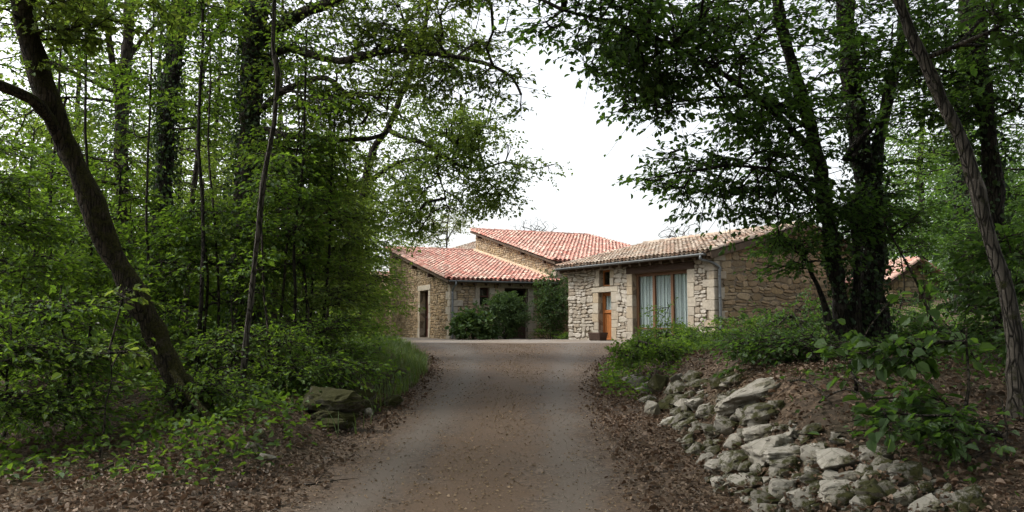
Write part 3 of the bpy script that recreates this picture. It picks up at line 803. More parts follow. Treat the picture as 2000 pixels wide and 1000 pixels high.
# --- roofs further behind
def back_house(name, label, o, d, W, dep, h0, rise, mat, seed, gs):
    o = np.array(o, float); d = np.array((*d, 0.)); d /= np.linalg.norm(d); b = np.array((-d[1], d[0], 0)); r = empty(name, label, 'house', o)
    p = math.atan(rise / dep); g = b * math.cos(p) + Z3 * math.sin(p); h1 = h0 + rise
    fr = [frame(o, d), frame(o + b * dep, -b), frame(o + d * W, b), frame(o + d * W + b * dep, -d)]
    tops = [[(0, h0), (W, h0)], [(0, h1), (dep, h0)], [(0, h0), (dep, h1)], [(0, h1), (W, h1)]]
    mb = MB()
    for f, t, w in zip(fr, tops, (W, dep, dep, W)): wall_back(mb, f, w, t, [])
    mb.build('wall', MAT['mortar'], r)
    mb = MB()
    for i in gs: rubble(mb, fr[i], (W, dep)[i % 2 if i < 3 else 0] if i != 2 else dep, tops[i], [], (.10, .2), (.18, .5), seed=seed + i)
    mb.build('stonework', MAT['stone'], r)
    roof_plane(r, o + Z3 * (h0 + .03) - b * .4 - Z3 * .4 * math.tan(p) - d * .25, d, g, W + .5, (dep + .4) / math.cos(p), mat, seed)
    return r
back_house('rear_farmhouse', 'buff tiled roof of the house peeping between the low wing and the tall house', (-5.6, 54.5, 1.1), (.86, -.5), 5.6, 7, 5.1, 1.75, 'tile_buff', 31, (0,))
back_house('rear_barn', 'pink tiled barn half hidden by leaves at the far corner of the low wing', (-10.6, 49.5, 1.1), (.97, .1), 3.6, 6, 2.6, 1.5, 'tile', 41, (0, 2))

# --- house with the glazed doors
cE = np.array((2.34, 34.0, 1.07)); fE = np.array((4.33, -7.0, 0)); WE = np.linalg.norm(fE); fE = fE / WE; sE = np.array((-fE[1], fE[0], 0))
E = empty('glazed_cottage', 'long stone cottage with curtained glazed doors, an orange stable door and a weathered tiled roof', 'house', cE)
hE = 3.06; LE = 4.4; rE = 1.10; pE = math.atan(rE / LE); gE = sE * math.cos(pE) + Z3 * math.sin(pE); LE2 = 4.5
frEF = frame(cE, fE); frES = frame(cE + fE * WE, sE); frEL = frame(cE + sE * (LE + LE2), -sE); frEB = frame(cE + fE * WE + sE * (LE + LE2), -fE)
h2 = hE + rE - LE2 * math.tan(pE)
topEF = [(0, hE), (WE, hE)]; topES = [(0, hE), (LE, hE + rE), (LE + LE2, h2)]
doorE = (2.06, 2.86, .05, 1.90); winE = (2.12, 2.78, 2.14, 2.78); glzE = (4.12, 7.0, .08, 2.53)
mb = MB(); wall_back(mb, frEF, WE, topEF, [doorE, winE, glzE], reveal=.34); wall_back(mb, frES, LE, topES[:2], [], t0=-.6)
wall_back(mb, frame(cE + fE * WE + sE * LE, sE), LE2, [(0, hE + rE), (LE2, h2)], [], t0=-.6)
wall_back(mb, frEL, LE2, [(0, h2), (LE2, hE + rE)], []); wall_back(mb, frame(cE + sE * LE, -sE), LE, [(0, hE + rE), (LE, hE)], []); wall_back(mb, frEB, WE, [(0, h2), (WE, h2)], [])
mb.build('wall', MAT['mortar'], E)
mb = MB(); rubble(mb, frEF, glzE[0] - .3, topEF, [(doorE[0] - .36, doorE[1] + .3, -1, 2.12), (winE[0] - .26, winE[1] + .24, 2.1, 3.0), (glzE[0] - .3, glzE[1] + .3, -1, 2.78)], (.10, .23), (.18, .5), (.02, .06), seed=15, s0=.02, warp=.07)
mb.build('front_stonework', MAT['stone_pale'], E)
mb = MB(); rubble(mb, frEF, WE - .35, topEF, [], (.09, .2), (.16, .4), (.02, .06), seed=19, s0=glzE[1] + .3, warp=.05); mb.build('pier_stonework', MAT['stone_pale'], E)
mb = MB(); rubble(mb, frES, LE + LE2, topES, [], (.13, .27), (.2, .58), (.015, .05), seed=16, s0=.36, t0=-.3, warp=.07); mb.build('gable_stonework', MAT['stone_brown_shaded'], E)
mb = MB(); quoins(mb, frES, 0, 1, frEF, WE, -1, -.1, hE - .05, (.28, .52), (.24, .42), 7, .05); mb.build('quoin', MAT['dressed'], E)
mb = MB(); surround(mb, frEF, doorE[0], doorE[1], .05, 1.9, .3, .2, 0, .045, 12, .12); surround(mb, frEF, winE[0], winE[1], winE[2], winE[3], .2, .16, 0, .04, 13, .02)
mb.build('door_surround', MAT['dressed'], E)
mb = MB(); surround(mb, frEF, glzE[0], glzE[1], .08, 2.53, .28, 0, .1, .045, 14, .1); mb.build('glazed_door_surround', MAT['dressed'], E)
mb = MB(); mb.box(frEF, glzE[0] - .35, glzE[1] + .35, 2.54, 2.78, -.3, .05, .02, .004); mb.box(frEF, 0.02, WE - .02, hE - .16, hE - .005, -.15, .07, .012); mb.build('lintel', MAT['wood_dark'], E)
dl = door_leaf(E, frEF, doorE[0] + .06, doorE[1] - .06, .07, 1.10, -.22, 'wood_orange', 6)
joinery(dl, frEF, doorE[0] + .004, doorE[1] - .004, .054, 1.896, -.17, 'wood_orange', .06, 'door_frame', (), (1.13,))
joinery(dl, frEF, doorE[0] + .064, doorE[1] - .064, 1.165, 1.83, -.2, 'wood_orange', .06, 'glazed_sash')
pane(dl, frEF, doorE[0] + .12, doorE[1] - .12, 1.22, 1.78, -.235)
mb = MB(); mb.tube([frEF(doorE[1] - .13, .98, -.22), frEF(doorE[1] - .13, .98, -.15), frEF(doorE[1] - .25, .98, -.15)], .012, 8); mb.build('door_handle', MAT['zinc'], dl)
mb = MB()
def drape(mb, fr, a, b, lo, hi, n, amp=.035, folds=9):
    N = 60
    for i in range(N):
        s0, s1 = a + (b - a) * i / N, a + (b - a) * (i + 1) / N
        f = lambda s: n + amp * math.sin((s - a) / (b - a) * folds * 2 * math.pi) + .4 * amp * math.sin(s * 31)
        mb.poly([fr(s0, lo, f(s0)), fr(s1, lo, f(s1)), fr(s1, hi, f(s1)), fr(s0, hi, f(s0))])
drape(mb, frEF, doorE[0] + .1, doorE[1] - .1, 1.2, 1.82, -.275, .015, 5); mb.build('door_curtain', MAT['curtain'], dl, True)
wf = joinery(E, frEF, winE[0] + .004, winE[1] - .004, winE[2] + .004, winE[3] - .004, -.16, 'wood_orange', .06, 'window'); pane(wf, frEF, winE[0] + .05, winE[1] - .05, winE[2] + .05, winE[3] - .05, -.2)
dark_room(wf, frEF, winE[0] - .1, winE[1] + .1, winE[2] - .1, winE[3] + .1, -.345, -1.2)
gm = [glzE[0] + (glzE[1] - glzE[0]) * k / 3 for k in (1, 2)]
gd = joinery(E, frEF, glzE[0] + .004, glzE[1] - .004, .084, 2.526, -.16, 'wood_brown', .11, 'glazed_door', gm, (.50,), .08)
for a, b in zip([glzE[0]] + gm, gm + [glzE[1]]):
    pane(gd, frEF, a + .07, b - .07, .16, 2.45, -.2)
    mb = MB(); drape(mb, frEF, a + .05, b - .05, .15, 2.5, -.262, .025, 7); mb.build('curtain', MAT['curtain'], gd, True)
dark_room(gd, frEF, glzE[0] - .05, glzE[1] + .05, .0, 2.6, -.345, -3)
dark_room(dl, frEF, doorE[0] - .05, doorE[1] + .05, .0, 1.95, -.345, -2)
ovE = .42
oE = cE + Z3 * (hE + .03) - sE * ovE - Z3 * ovE * math.tan(pE) - fE * .22
roof_plane(E, oE, fE, gE, WE + .42, (LE + ovE) / math.cos(pE), 'tile_buff', 23)
gE2 = -sE * math.cos(pE) + Z3 * math.sin(pE)
roof_plane(E, cE + sE * (LE + LE2 + .3) + Z3 * (h2 + .03 - .3 * math.tan(pE)) + fE * (WE + .2), -fE, gE2, WE + .42, (LE2 + .3) / math.cos(pE) - .02, 'tile_buff', 24, ridge=False, name='rear_roof')
mb = MB()
fv = lambda s, t, k: tuple(cE + fE * (WE + .22) + gE * t + Z3 * (hE + .03) + np.cross(fE, gE) * k + fE * s)
mb.box(fv, .045, .07, -.45, LE / math.cos(pE), -.2, .02); mb.build('barge_board', MAT['under'], E)
g0 = oE - sE * .06 - Z3 * .03 + fE * .0; gutter(E, g0, g0 + fE * (WE + .3), g0 + fE * (WE + .12) - Z3 * .05, 1.2, frES(.12, 0, .13)[:2], .075)

# --- small shed on the right
oF = np.array((12.75, 27.4, hz(13.2, 27.5) - .15)); dF = np.array((.97, .24, 0)); dF /= np.linalg.norm(dF); bF = np.array((-dF[1], dF[0], 0))
Fh = empty('stone_shed', 'little tumbledown stone shed with orange tiles, half hidden behind trunks on the wooded slope', 'shed', oF)
WF, LF_ = 1.9, 2.0; hF, rF = 1.12, .55
frF1 = frame(oF, dF); frF2 = frame(oF + bF * LF_, -bF); frF3 = frame(oF + dF * WF, bF); frF4 = frame(oF + dF * WF + bF * LF_, -dF)
gt = [(0, hF), (WF * .42, hF + rF * .9), (WF, hF - .15)]
mb = MB()
for f, w, t in ((frF1, WF * .42, gt[:2]), (frame(oF + dF * WF * .42, dF), WF * .58, [(0, hF + rF * .9), (WF * .58, hF - .15)]), (frF2, LF_, [(0, hF), (LF_, hF)]), (frF3, LF_, [(0, hF - .15), (LF_, hF - .15)]), (frF4, WF, [(0, hF - .15), (WF, hF)])):
    wall_back(mb, f, w, t, [], t0=-.8)
mb.build('wall', MAT['mortar'], Fh)
mb = MB(); rubble(mb, frF1, WF, gt, [(1.0, 1.5, -.5, .85)], (.1, .2), (.16, .45), seed=17, t0=-.6); rubble(mb, frF2, LF_, [(0, hF), (LF_, hF)], [], (.1, .2), (.16, .45), seed=18, t0=-.6); mb.build('stonework', MAT['stone'], Fh)
mb = MB(); mb.box(frF1, 1.0, 1.5, -.4, .85, -.05, .012); mb.build('door', MAT['wood_dark'], Fh)
top = oF + dF * WF * .42 + Z3 * (hF + rF * .9)
for sgn, lo in ((-1, oF + Z3 * hF - dF * .3 - Z3 * .2), (1, oF + dF * (WF + .35) + Z3 * (hF - .15 - .2))):
    g = top - lo; ln = np.linalg.norm(g); g = g / ln
    if sgn < 0: roof_plane(Fh, lo + bF * (LF_ + .2), -bF, g, LF_ + .5, ln, 'tile', 51, ridge=True, rafters=False, th=.08)
    else: roof_plane(Fh, lo - bF * .3, bF, g, LF_ + .5, ln - .01, 'tile', 52, ridge=False, rafters=False, th=.08)

# --- planter by the stable door
pp = frEF(2.42, 0, .36); pl = empty('planter', 'dark wooden trough planter at the foot of the orange stable door', 'planter', (pp[0], pp[1], 1.09))
mb = MB(); fp = frame((pp[0], pp[1], 1.09), fE)
for k in range(4): mb.box(fp, -.34 - .012 * k, .34 + .012 * k, .05 + k * .07, .115 + k * .07, .14 + .012 * k, .165 + .012 * k, .005); mb.box(fp, -.34 - .012 * k, .34 + .012 * k, .05 + k * .07, .115 + k * .07, -.165 - .012 * k, -.14 - .012 * k, .005)
for k in range(4):
    for x in (-1, 1): s0, s1 = sorted((x * (.315 + .012 * k), x * (.338 + .012 * k))); mb.box(fp, s0, s1, .05 + k * .07, .115 + k * .07, -.139 - .012 * k, .139 + .012 * k)
mb.build('trough', MAT['wood_dark'], pl)
mb = MB(); mb.box(fp, -.33, .33, .04, .26, -.155, .155); mb.build('soil', MAT['ground'], pl)
for x in (-.28, .28): mb = MB(); mb.box(fp, x - .04, x + .04, 0, .04, -.15, .15); mb.build('foot', MAT['wood_dark'], pl)

# ------------------------------------------------------------------ ground, lane, yard
def axis_grid(segs):
    out = []
    for a, b, st in segs: out += list(np.arange(a, b, st))
    return np.array(out + [segs[-1][1]])
gx = axis_grid([(-500, -100, 50), (-100, -30, 5), (-30, -9, .7), (-9, -3.4, .2), (-3.4, 4.6, .1), (4.6, 9, .2), (9, 30, .7), (30, 100, 5), (100, 500, 50)])
gy = axis_grid([(-60, -8, 4), (-8, 2, .5), (2, 13, .1), (13, 24, .2), (24, 60, .6), (60, 150, 6), (150, 700, 50)])
X, Y = np.meshgrid(gx, gy); Zg = H(X, Y)
ny, nx = X.shape
i = (np.arange(ny - 1)[:, None] * nx + np.arange(nx - 1)[None]).ravel()
me = np_mesh('ground', np.stack([X, Y, Zg], -1).reshape(-1, 3), [np.stack([i, i + 1, i + nx + 1, i + nx], -1)], True)
tag(link_mesh('ground', me, MAT['ground']), kind='structure')
def strip(name, ys, l, r, n, dz, mat, wob=.1):
    V = []; across = np.tile(np.linspace(-1, 1, n), len(ys)).astype(np.float32)
    for y in ys:
        a = l(y) + wob * noise.noise(Vector((y * .9, 3.1, 0))) * 1.5 + wob * .7 * noise.noise(Vector((y * 3.3, 9, 0)))
        b = r(y) + wob * noise.noise(Vector((y * .9, 17.1, 0))) * 1.5 + wob * .7 * noise.noise(Vector((y * 3.3, 29, 0)))
        x = np.linspace(a, b, n); V.append(np.stack([x, np.full(n, y), H(x, np.full(n, y)) + dz], -1))
    V = np.array(V); m = len(ys); i = (np.arange(m - 1)[:, None] * n + np.arange(n - 1)[None]).ravel()
    me = np_mesh(name, V.reshape(-1, 3), [np.stack([i, i + 1, i + n + 1, i + n], -1)], True)
    me.attributes.new('across', 'FLOAT', 'POINT').data.foreach_set('value', across)
    return tag(link_mesh(name, me, MAT[mat]), kind='structure')
strip('lane', np.arange(-7.9, 28.01, .1), lambda y: lane_l(y) - .25, lambda y: lane_r(y) + .25, 50, .012, 'lane')
strip('yard', np.arange(27.0, 75, .3), lambda y: float(np.interp(y, [25, 28, 30, 40, 75], [-3.2, -5.6, -7.5, -14, -20])), lambda y: float(np.interp(y, [25, 28, 34, 75], [3.2, 4.6, 5.2, 24])), 50, .007, 'yard', .25)

# ------------------------------------------------------------------ scattered stuff on the ground
def scatter(n, xr, yr, keep):
    x = rng.uniform(*xr, n); y = yr[0] + (yr[1] - yr[0]) * rng.uniform(0, 1, n) ** 1.25
    k = rng.uniform(0, 1, n) < keep(x, y); x, y = x[k], y[k]
    return np.stack([x, y, H(x, y)], -1)
def litter_density(x, y):
    l = (lane_l(y) - x); r = (x - lane_r(y))
    e = np.maximum(l, r)
    d = np.where(e > 0, .9, np.clip(.5 + e * 1.9, .0008, 1)) * np.where(np.abs(x) < .68 * y + 1.5, 1, 0)
    d = np.where((l > 1.3) & (y > 8), d * .45, d) ; d = d * np.clip(.8 + .5 * wav(x * .8, y * .8), .3, 1)
    return np.where(np.maximum(l, r) > -.25, d, d)
p = scatter(290000, (-9, 10), (3.4, 24), litter_density); n = len(p)
nr = np.array((0, 0, 1.)) + rng.normal(0, .38, (n, 3))
pile = (p[:, 0] > 1.6) & (p[:, 0] < 3.6) & (p[:, 1] > 5) & (p[:, 1] < 13); p[:, 2] += pile * rng.uniform(-.01, .035, n)
V, f = leaf_np(p + np.array((0, 0, .022)) + np.abs(rng.normal(0, .012, (n, 1))) * np.array((0, 0, 1.)), rng.normal(0, 1, (n, 3)) * np.array((1, 1, .25)), nr, rng.uniform(.014, .050, n) * np.where(rng.uniform(0, 1, n) < .12, 1.7, 1), True, .75, .35)
tag(link_mesh('leaf_litter', np_mesh('leaf_litter', V, [f]), MAT['litter']), 'curled brown dead leaves littering the verges of the lane', 'dead leaves', kind='stuff')
def deb(x, y):
    c = (lane_l(y) + lane_r(y)) / 2; h = (lane_r(y) - lane_l(y)) / 2; s = np.abs(x - c) / h
    return np.where(s < 1.05, .12 + .5 * np.exp(-(s / .25) ** 2) + .5 * np.clip(s - .6, 0, 1), 0) * np.clip(.6 + .8 * wav(x * 2, y * .7), .03, 1)
p = scatter(150000, (-3.5, 4), (4, 27), deb); n = len(p)
V, f = leaf_np(p + np.array((0, 0, .02)), rng.normal(0, 1, (n, 3)) * np.array((1, 1, .1)), np.array((0, 0, 1.)) + rng.normal(0, .3, (n, 3)), rng.uniform(.009, .032, n) * np.where(rng.uniform(0, 1, n) < .1, 1.5, 1), False, .8, .2)
tag(link_mesh('catkin_debris', np_mesh('catkin_debris', V, [f]), MAT['debris']), 'pale specks of fallen catkins and leaf scraps on the lane', 'debris', kind='stuff')

def gk(x, y): return np.where((x > lane_l(y) - .2) & (x < lane_r(y) + .2), np.clip(.5 + .6 * wav(x * 1.5, y * .5), .1, 1), 0)
p = scatter(14000, (-2.5, 2.5), (4, 11), gk); n = len(p)
V, f = leaf_np(p + np.array((0, 0, .018)), rng.normal(0, 1, (n, 3)) * np.array((1, 1, .3)), Z3 + rng.normal(0, .5, (n, 3)), rng.uniform(.006, .016, n), False, 1.1, .4)
MAT['grit'] = island_mat('loose_grit', [(.14, .115, .09), (.2, .17, .14), (.32, .28, .23), (.11, .09, .07)], .9, 30)
tag(link_mesh('gravel', np_mesh('gravel', V, [f]), MAT['grit']), 'loose grit strewn over the lane', 'gravel', kind='stuff')

def blades(name, label, cat, pts, h, w, mat):
    n = len(pts); d = unit(rng.normal(0, 1, (n, 3)) * np.array((1, 1, 0))); s = np.cross(d, Z3); hh = h * rng.uniform(.5, 1.2, (n, 1)); ln = rng.uniform(.15, .7, (n, 1)) * hh
    ww = w * rng.uniform(.6, 1.3, (n, 1))
    V = np.stack([pts - s * ww, pts + s * ww, pts + Z3 * hh * .6 + d * ln * .4 + s * ww * .8, pts + Z3 * hh * .6 + d * ln * .4 - s * ww * .8, pts + Z3 * hh + d * ln], 1).reshape(-1, 3)
    b = (np.arange(n) * 5)[:, None]
    return tag(link_mesh(name, np_mesh(name, V, [b + np.array([[0, 1, 2, 3]]), b + np.array([[3, 2, 4]])]), MAT[mat]), label, cat, kind='stuff')
def gd_(x, y):
    l = lane_l(y) - x
    return np.where((l > .15) & (l < 2.2), np.clip((y - 10) / 7, .012, 1) * np.clip(1.2 - l / 2.6, 0, 1), 0) * np.clip(.7 + .7 * wav(x * 1.5, y), .05, 1)
blades('grass', 'bright green grass on the left verge before the yard', 'grass', scatter(60000, (-7, -1), (9, 27), gd_), .28, .006, 'grass')

def cover(name, label, cat, n, xr, yr, keep, size, hmax, mat, fine=True):
    p = scatter(n, xr, yr, keep); n = len(p)
    p[:, 2] += .02 + hmax * np.clip((p[:, 1] - 5.2) / 5, .25, 1) * rng.uniform(0, 1, n) ** 1.5 * np.clip(.55 + .8 * wav(p[:, 0] * .9, p[:, 1] * 1.1), .08, 1.3)
    V, f = leaf_np(p, rng.normal(0, 1, (n, 3)) * np.array((1, 1, .4)), Z3 + rng.normal(0, .45, (n, 3)), size * rng.uniform(.6, 1.3, n), fine, .7)
    return tag(link_mesh(name, np_mesh(name, V, [f]), MAT[mat]), label, cat, kind='stuff')
def kl(x, y):
    l = lane_l(y) - x
    return np.where(np.abs(x) < .70 * y + 1, np.clip((l - np.where((y > 7.5) & (y < 12), .3, .55)) / .8, 0, 1), 0) * np.clip(.75 + .7 * wav(x * .7, y * .6), .15, 1)
cover('undergrowth', 'low leafy plants carpeting the dark wood left of the lane', 'undergrowth', 120000, (-24, -1.6), (6.7, 34), kl, .075, .5, 'leaf')
def kr(x, y):
    r = x - lane_r(y)
    return np.where(np.abs(x) < .70 * y + 1, np.clip((r - 1.4) / .8, 0, 1), 0) * np.clip((y - 5) / 3, .1, 1) * np.clip(.5 + .75 * wav(x * 1.3, y * 1.1), .12, 1)
cover('ground_ivy', 'ivy and weeds spreading over the bank right of the lane', 'ground ivy', 115000, (1.8, 22), (5, 27), kr, .06, .30, 'leaf_dark')
def kv(x, y):
    r = x - lane_r(y)
    return np.where((r > .1) & (r < 1.9) & (y > 12.5) & (y < 25), np.clip(.5 + .8 * wav(x * 2, y * 1.3), .05, 1), 0)
cover('verge_weeds', 'fresh green weeds on the verge in front of the glazed cottage', 'weeds', 16000, (1.2, 6), (12, 26), kv, .07, .38, 'leaf')

# ------------------------------------------------------------------ stones
def rock(label, u, v, w, h, mat='rock', depth=None, rise=.0, seed=0, group=None, tilt=0, dd=0, name='limestone_rock', cat='rock'):
    """u, v: middle of its foot in the picture; w, h: its size there"""
    R = np.random.default_rng(seed + 500)
    p = RG(u, v); k = p[1] / F; sx, sz = w * k / 2 * 1.12, h * k / 2 * 1.05; sy = depth * k / 2 if depth else (sx * .7 + sz * .5)
    bm = bmesh.new(); pts = R.normal(0, 1, (15 if w > 30 else 11, 3)); pts = pts / (np.abs(pts) ** 4).sum(1)[:, None] ** .25 * R.uniform(.8, 1.05, (len(pts), 1))
    for q in pts: bm.verts.new(q)
    h_ = bmesh.ops.convex_hull(bm, input=bm.verts[:])
    bmesh.ops.delete(bm, geom=[q for q in bm.verts if not q.link_faces], context='VERTS')
    bmesh.ops.bevel(bm, geom=bm.edges[:], offset=.045, segments=1, affect='EDGES', profile=.6)
    bmesh.ops.triangulate(bm, faces=bm.faces[:])
    for _ in range(3 if w > 60 else 2 if w > 22 else 1):
        lim = .16 if w > 60 else .24
        eg = [q for q in bm.edges if q.calc_length() > lim]
        if eg: bmesh.ops.subdivide_edges(bm, edges=eg, cuts=1); bmesh.ops.triangulate(bm, faces=bm.faces[:])
    V = np.array([q.co[:] for q in bm.verts]); o = R.uniform(0, 50, 3); No = unit(V)
    fr = np.array([noise.fractal(Vector(a * 2.2 + o), 1, 2.1, 5) for a in V])
    st = np.array([noise.noise(Vector((a[0] * .8, a[1] * .8, a[2] * 6)) + Vector(o)) for a in V]); pit = np.array([max(0, noise.noise(Vector(a * 4.5 + o)) - .15) for a in V])
    V = V + No * (.085 * fr - .30 * pit)[:, None] + No * np.array((1, 1, .2)) * (.09 * st)[:, None]
    V /= np.abs(V).max(0) ; V *= np.array((sx, sy, sz))
    a = tilt; V = np.stack([V[:, 0] * math.cos(a) - V[:, 2] * math.sin(a), V[:, 1], V[:, 0] * math.sin(a) + V[:, 2] * math.cos(a)], -1)
    z = R.uniform(-.5, .5); V = np.stack([V[:, 0] * math.cos(z) - V[:, 1] * math.sin(z), V[:, 0] * math.sin(z) + V[:, 1] * math.cos(z), V[:, 2]], -1)
    for q, c in zip(bm.verts, V): q.co = c
    me = bpy.data.meshes.new(name); bm.to_mesh(me); bm.free()
    me.polygons.foreach_set('use_smooth', [True] * len(me.polygons))
    try: me.set_sharp_from_angle(angle=math.radians(30))
    except Exception: pass
    ob = link_mesh(name, me, MAT[mat]); ob.location = (float(p[0]), float(p[1] + sy * .35 + dd), float(p[2] + sz * (.52 + rise)))
    return tag(ob, label, cat, group)
PILE = 'limestone rocks tumbled down the right bank'
RK = [
 ('largest rock of the heap, a long pale slab slanting across its crest', 1470, 792, 140, 54, 'rock', .28),
 ('long grey rock tucked right under the slanting crest slab', 1497, 824, 92, 46, 'rock_half', .35),
 ('rough pitted rock below the left half of the slanting slab', 1398, 854, 58, 42, 'rock_half', .15),
 ('short knobbly rock just above the broad rounded boulder', 1488, 860, 62, 36, 'rock', .1),
 ('broad rounded pale boulder in the middle of the heap', 1515, 898, 98, 60, 'rock', .12),
 ('flat topped pale block leaning on the broad rounded boulder', 1541, 897, 84, 30, 'rock', .05),
 ('oval stone under the flat topped pale block', 1545, 922, 56, 30, 'rock_half', .05),
 ('pale wedge stone at the right shoulder of the heap', 1596, 900, 58, 34, 'rock', .35),
 ('large lumpy rock right of the oval stone', 1640, 922, 92, 50, 'rock', -.1),
 ('tall dull stone standing left of the oval stone', 1440, 922, 68, 46, 'rock_half', .1),
 ('bright flat slab lying alone at the foot of the heap', 1458, 950, 66, 30, 'rock', .08),
 ('square whitish stone right of the bright flat slab', 1532, 974, 50, 42, 'rock', -.15),
 ('lichen grey rock behind the square whitish stone', 1600, 948, 64, 32, 'rock_half', .05),
 ('long rippled rock low on the right of the heap', 1640, 976, 84, 34, 'rock', .12),
 ('narrow pale ledge stone above the long rippled rock', 1668, 942, 60, 22, 'rock', .1),
 ('small pale stone cut by the lower picture edge left of the rippled rock', 1496, 1004, 56, 24, 'rock', 0),
 ('white rock at the lower edge below the black mossy hump', 1815, 1006, 66, 36, 'rock', .3),
 ('grey white rock nearest the lower right corner', 1893, 1000, 76, 46, 'rock_half', .35),
 ('upright mossy rock at the far left end of the heap', 1293, 768, 40, 48, 'rock_mossy', .5),
 ('pale upright splinter beside the far mossy rock', 1324, 752, 24, 36, 'rock', .4),
 ('dark mossy hump in front of the upright mossy rock', 1312, 800, 46, 36, 'rock_mossy', .1),
 ('leaning pale stone at the left toe of the heap', 1276, 816, 30, 42, 'rock', .8),
 ('small square pale stone beside the dark mossy hump', 1339, 802, 28, 30, 'rock', .1),
 ('thin grey plate stone above the pitted rock', 1365, 786, 40, 18, 'rock_half', .35),
 ('angular light stone left of the slanting slab', 1371, 812, 44, 32, 'rock', .2),
 ('broken ledge stone under the angular light stone', 1340, 834, 60, 34, 'rock_half', .3),
 ('long leaning shard pointing down at the left toe', 1301, 836, 46, 22, 'rock', .7),
 ('round dark mossy rock on the crest behind the slab', 1417, 756, 54, 38, 'rock_mossy', .1),
 ('low mossy ledge left of the round mossy crest rock', 1372, 756, 54, 20, 'rock_half', .2),
 ('single pale stone among the weeds beyond the heap', 1238, 752, 26, 24, 'rock', .1),
 ('black mossy hump at the right end of the heap', 1718, 984, 78, 50, 'rock_mossy', 0),
 ('mossy grey boulder shaded by large hazel leaves', 1775, 942, 66, 44, 'rock_half', .1),
 ('half buried stone below the pitted rock', 1385, 884, 46, 28, 'rock_half', .3),
 ('dull stone left of the tall dull stone', 1382, 912, 40, 28, 'rock', .4),
 ('grey block between the ledge stone and the lane', 1338, 868, 40, 26, 'rock_half', .4),
 ('long pale stone on the right slope above the lumpy rock', 1700, 905, 50, 24, 'rock', .2),
 ('flat stone between the lumpy rock and the black mossy hump', 1690, 962, 48, 26, 'rock_half', .2),
 ('rugged stone under the broad rounded boulder', 1486, 928, 40, 26, 'rock_half', .2),
 ('split stone right of the pitted rock', 1440, 878, 44, 34, 'rock', .3),
]
for k, (lab, u, v, w, h, mt, tl) in enumerate(RK):
    rock(lab, u, v, w, h, mt, seed=k, group=PILE, tilt=tl)
Rr = random.Random(9); k = 0
while k < 285:
    u, v = Rr.uniform(1220, 1930), Rr.uniform(742, 1010)
    lo = np.interp(v, [740, 860, 1000], [1225, 1320, 1410]); hi = np.interp(v, [740, 830, 900, 1000], [1460, 1560, 1740, 1940])
    if not lo < u < hi: continue
    s = 13 + 38 * Rr.random() ** 1.5
    rock('fist sized limestone rubble lying between the bigger rocks of the right bank', u, v, s, s * Rr.uniform(.45, .8), Rr.choice(['rock', 'rock_half', 'rock_half', 'rock_half']), seed=100 + k, group='small rubble of the right bank', tilt=Rr.uniform(-.2, .5), name='rubble_stone', cat='small stone'); k += 1
# left verge
rock('small bright cream stone on the left verge of the lane', 517, 902, 38, 18, 'rock', seed=301, tilt=-.1)
rock('dull grey stone left of the bright cream stone', 488, 922, 34, 14, 'rock_half', seed=302)
rock('pale stone behind the bright cream stone at the foot of the leaning trunk', 508, 860, 40, 26, 'rock_half', seed=303, tilt=.3)
rock('mossy grey stone between the cream stone and the leaning trunk', 488, 888, 36, 30, 'rock_half', seed=304)
rock('mossy boulder below the squared block on the left bank', 705, 812, 60, 44, 'rock_mossy', seed=305)
rock('little pale stone under the mossy left bank boulder', 718, 818, 18, 26, 'rock', seed=306)
rock('low mossy stone at the foot of the left bank', 640, 838, 60, 24, 'rock_mossy', seed=307)
rock('mossy ledge rising behind the squared blocks', 728, 752, 50, 40, 'rock_mossy', seed=310)
rock('small mossy rock beside the rotten stump', 770, 745, 40, 34, 'rock_mossy', seed=311)
rock('mossy rock on the left bank under the grass', 748, 772, 56, 50, 'rock_mossy', seed=308)
rock('dark mossy rock at the lane edge under the grass', 762, 798, 44, 36, 'rock_mossy', seed=309)
BL = 'squared stone blocks in the left bank'
rock('lower squared block of the left bank, dark and overhung', 640, 832, 120, 40, 'rock_mossy', 70, seed=401, group=BL, name='stone_block', cat='stone block')
rock('upper squared block of the left bank with a thick moss top', 642, 826, 150, 62, 'rock_mossy', 90, .62, seed=409, group=BL, name='stone_block', cat='stone block')
rock('mossy end stone beside the upper squared block', 704, 800, 50, 50, 'rock_mossy', 50, .5, seed=403, group=BL, name='stone_block', cat='stone block')

# ------------------------------------------------------------------ trees of the left wood
tree('leaning_tree', 'thick mossy trunk leaning hard to the left with one low limb', 'tree',
     [([('g', 408, 9.5), (376, 812, 9.5), (346, 760, 9.45), (312, 700, 9.4), (258, 600, 9.3), (206, 500, 9.2), (170, 400, 9.1), (126, 300, 9.0), (103, 240, 8.9), (70, 160, 8.8), (53, 80, 8.7), (40, 0, 8.6), (18, -200, 8.4), (0, -420, 8.3)], .142, .108),
      ([(118, 275, 8.95), (95, 228, 8.75), (60, 196, 8.5), (0, 168, 8.3), (-80, 140, 8.1)], .072, .055),
      ([(44, 20, 8.62), (120, -110, 8.6), (240, -280, 8.5)], .06, .04)],
     [(150, -90, 8.8, 260, 130, 1.5, 90), (60, 60, 8.6, 130, 90, 1.2, 30), (230, 70, 9.2, 130, 80, 1.2, 50), (-40, -250, 8, 320, 160, 2, 90), (380, -240, 8.5, 260, 130, 2, 60)],
     'leaf_light', 'bark_moss', .072, 20, .44, True, dens=1.0, wob=.01, sides=20, ivy=[(0, .02, .14, 200, .10)])
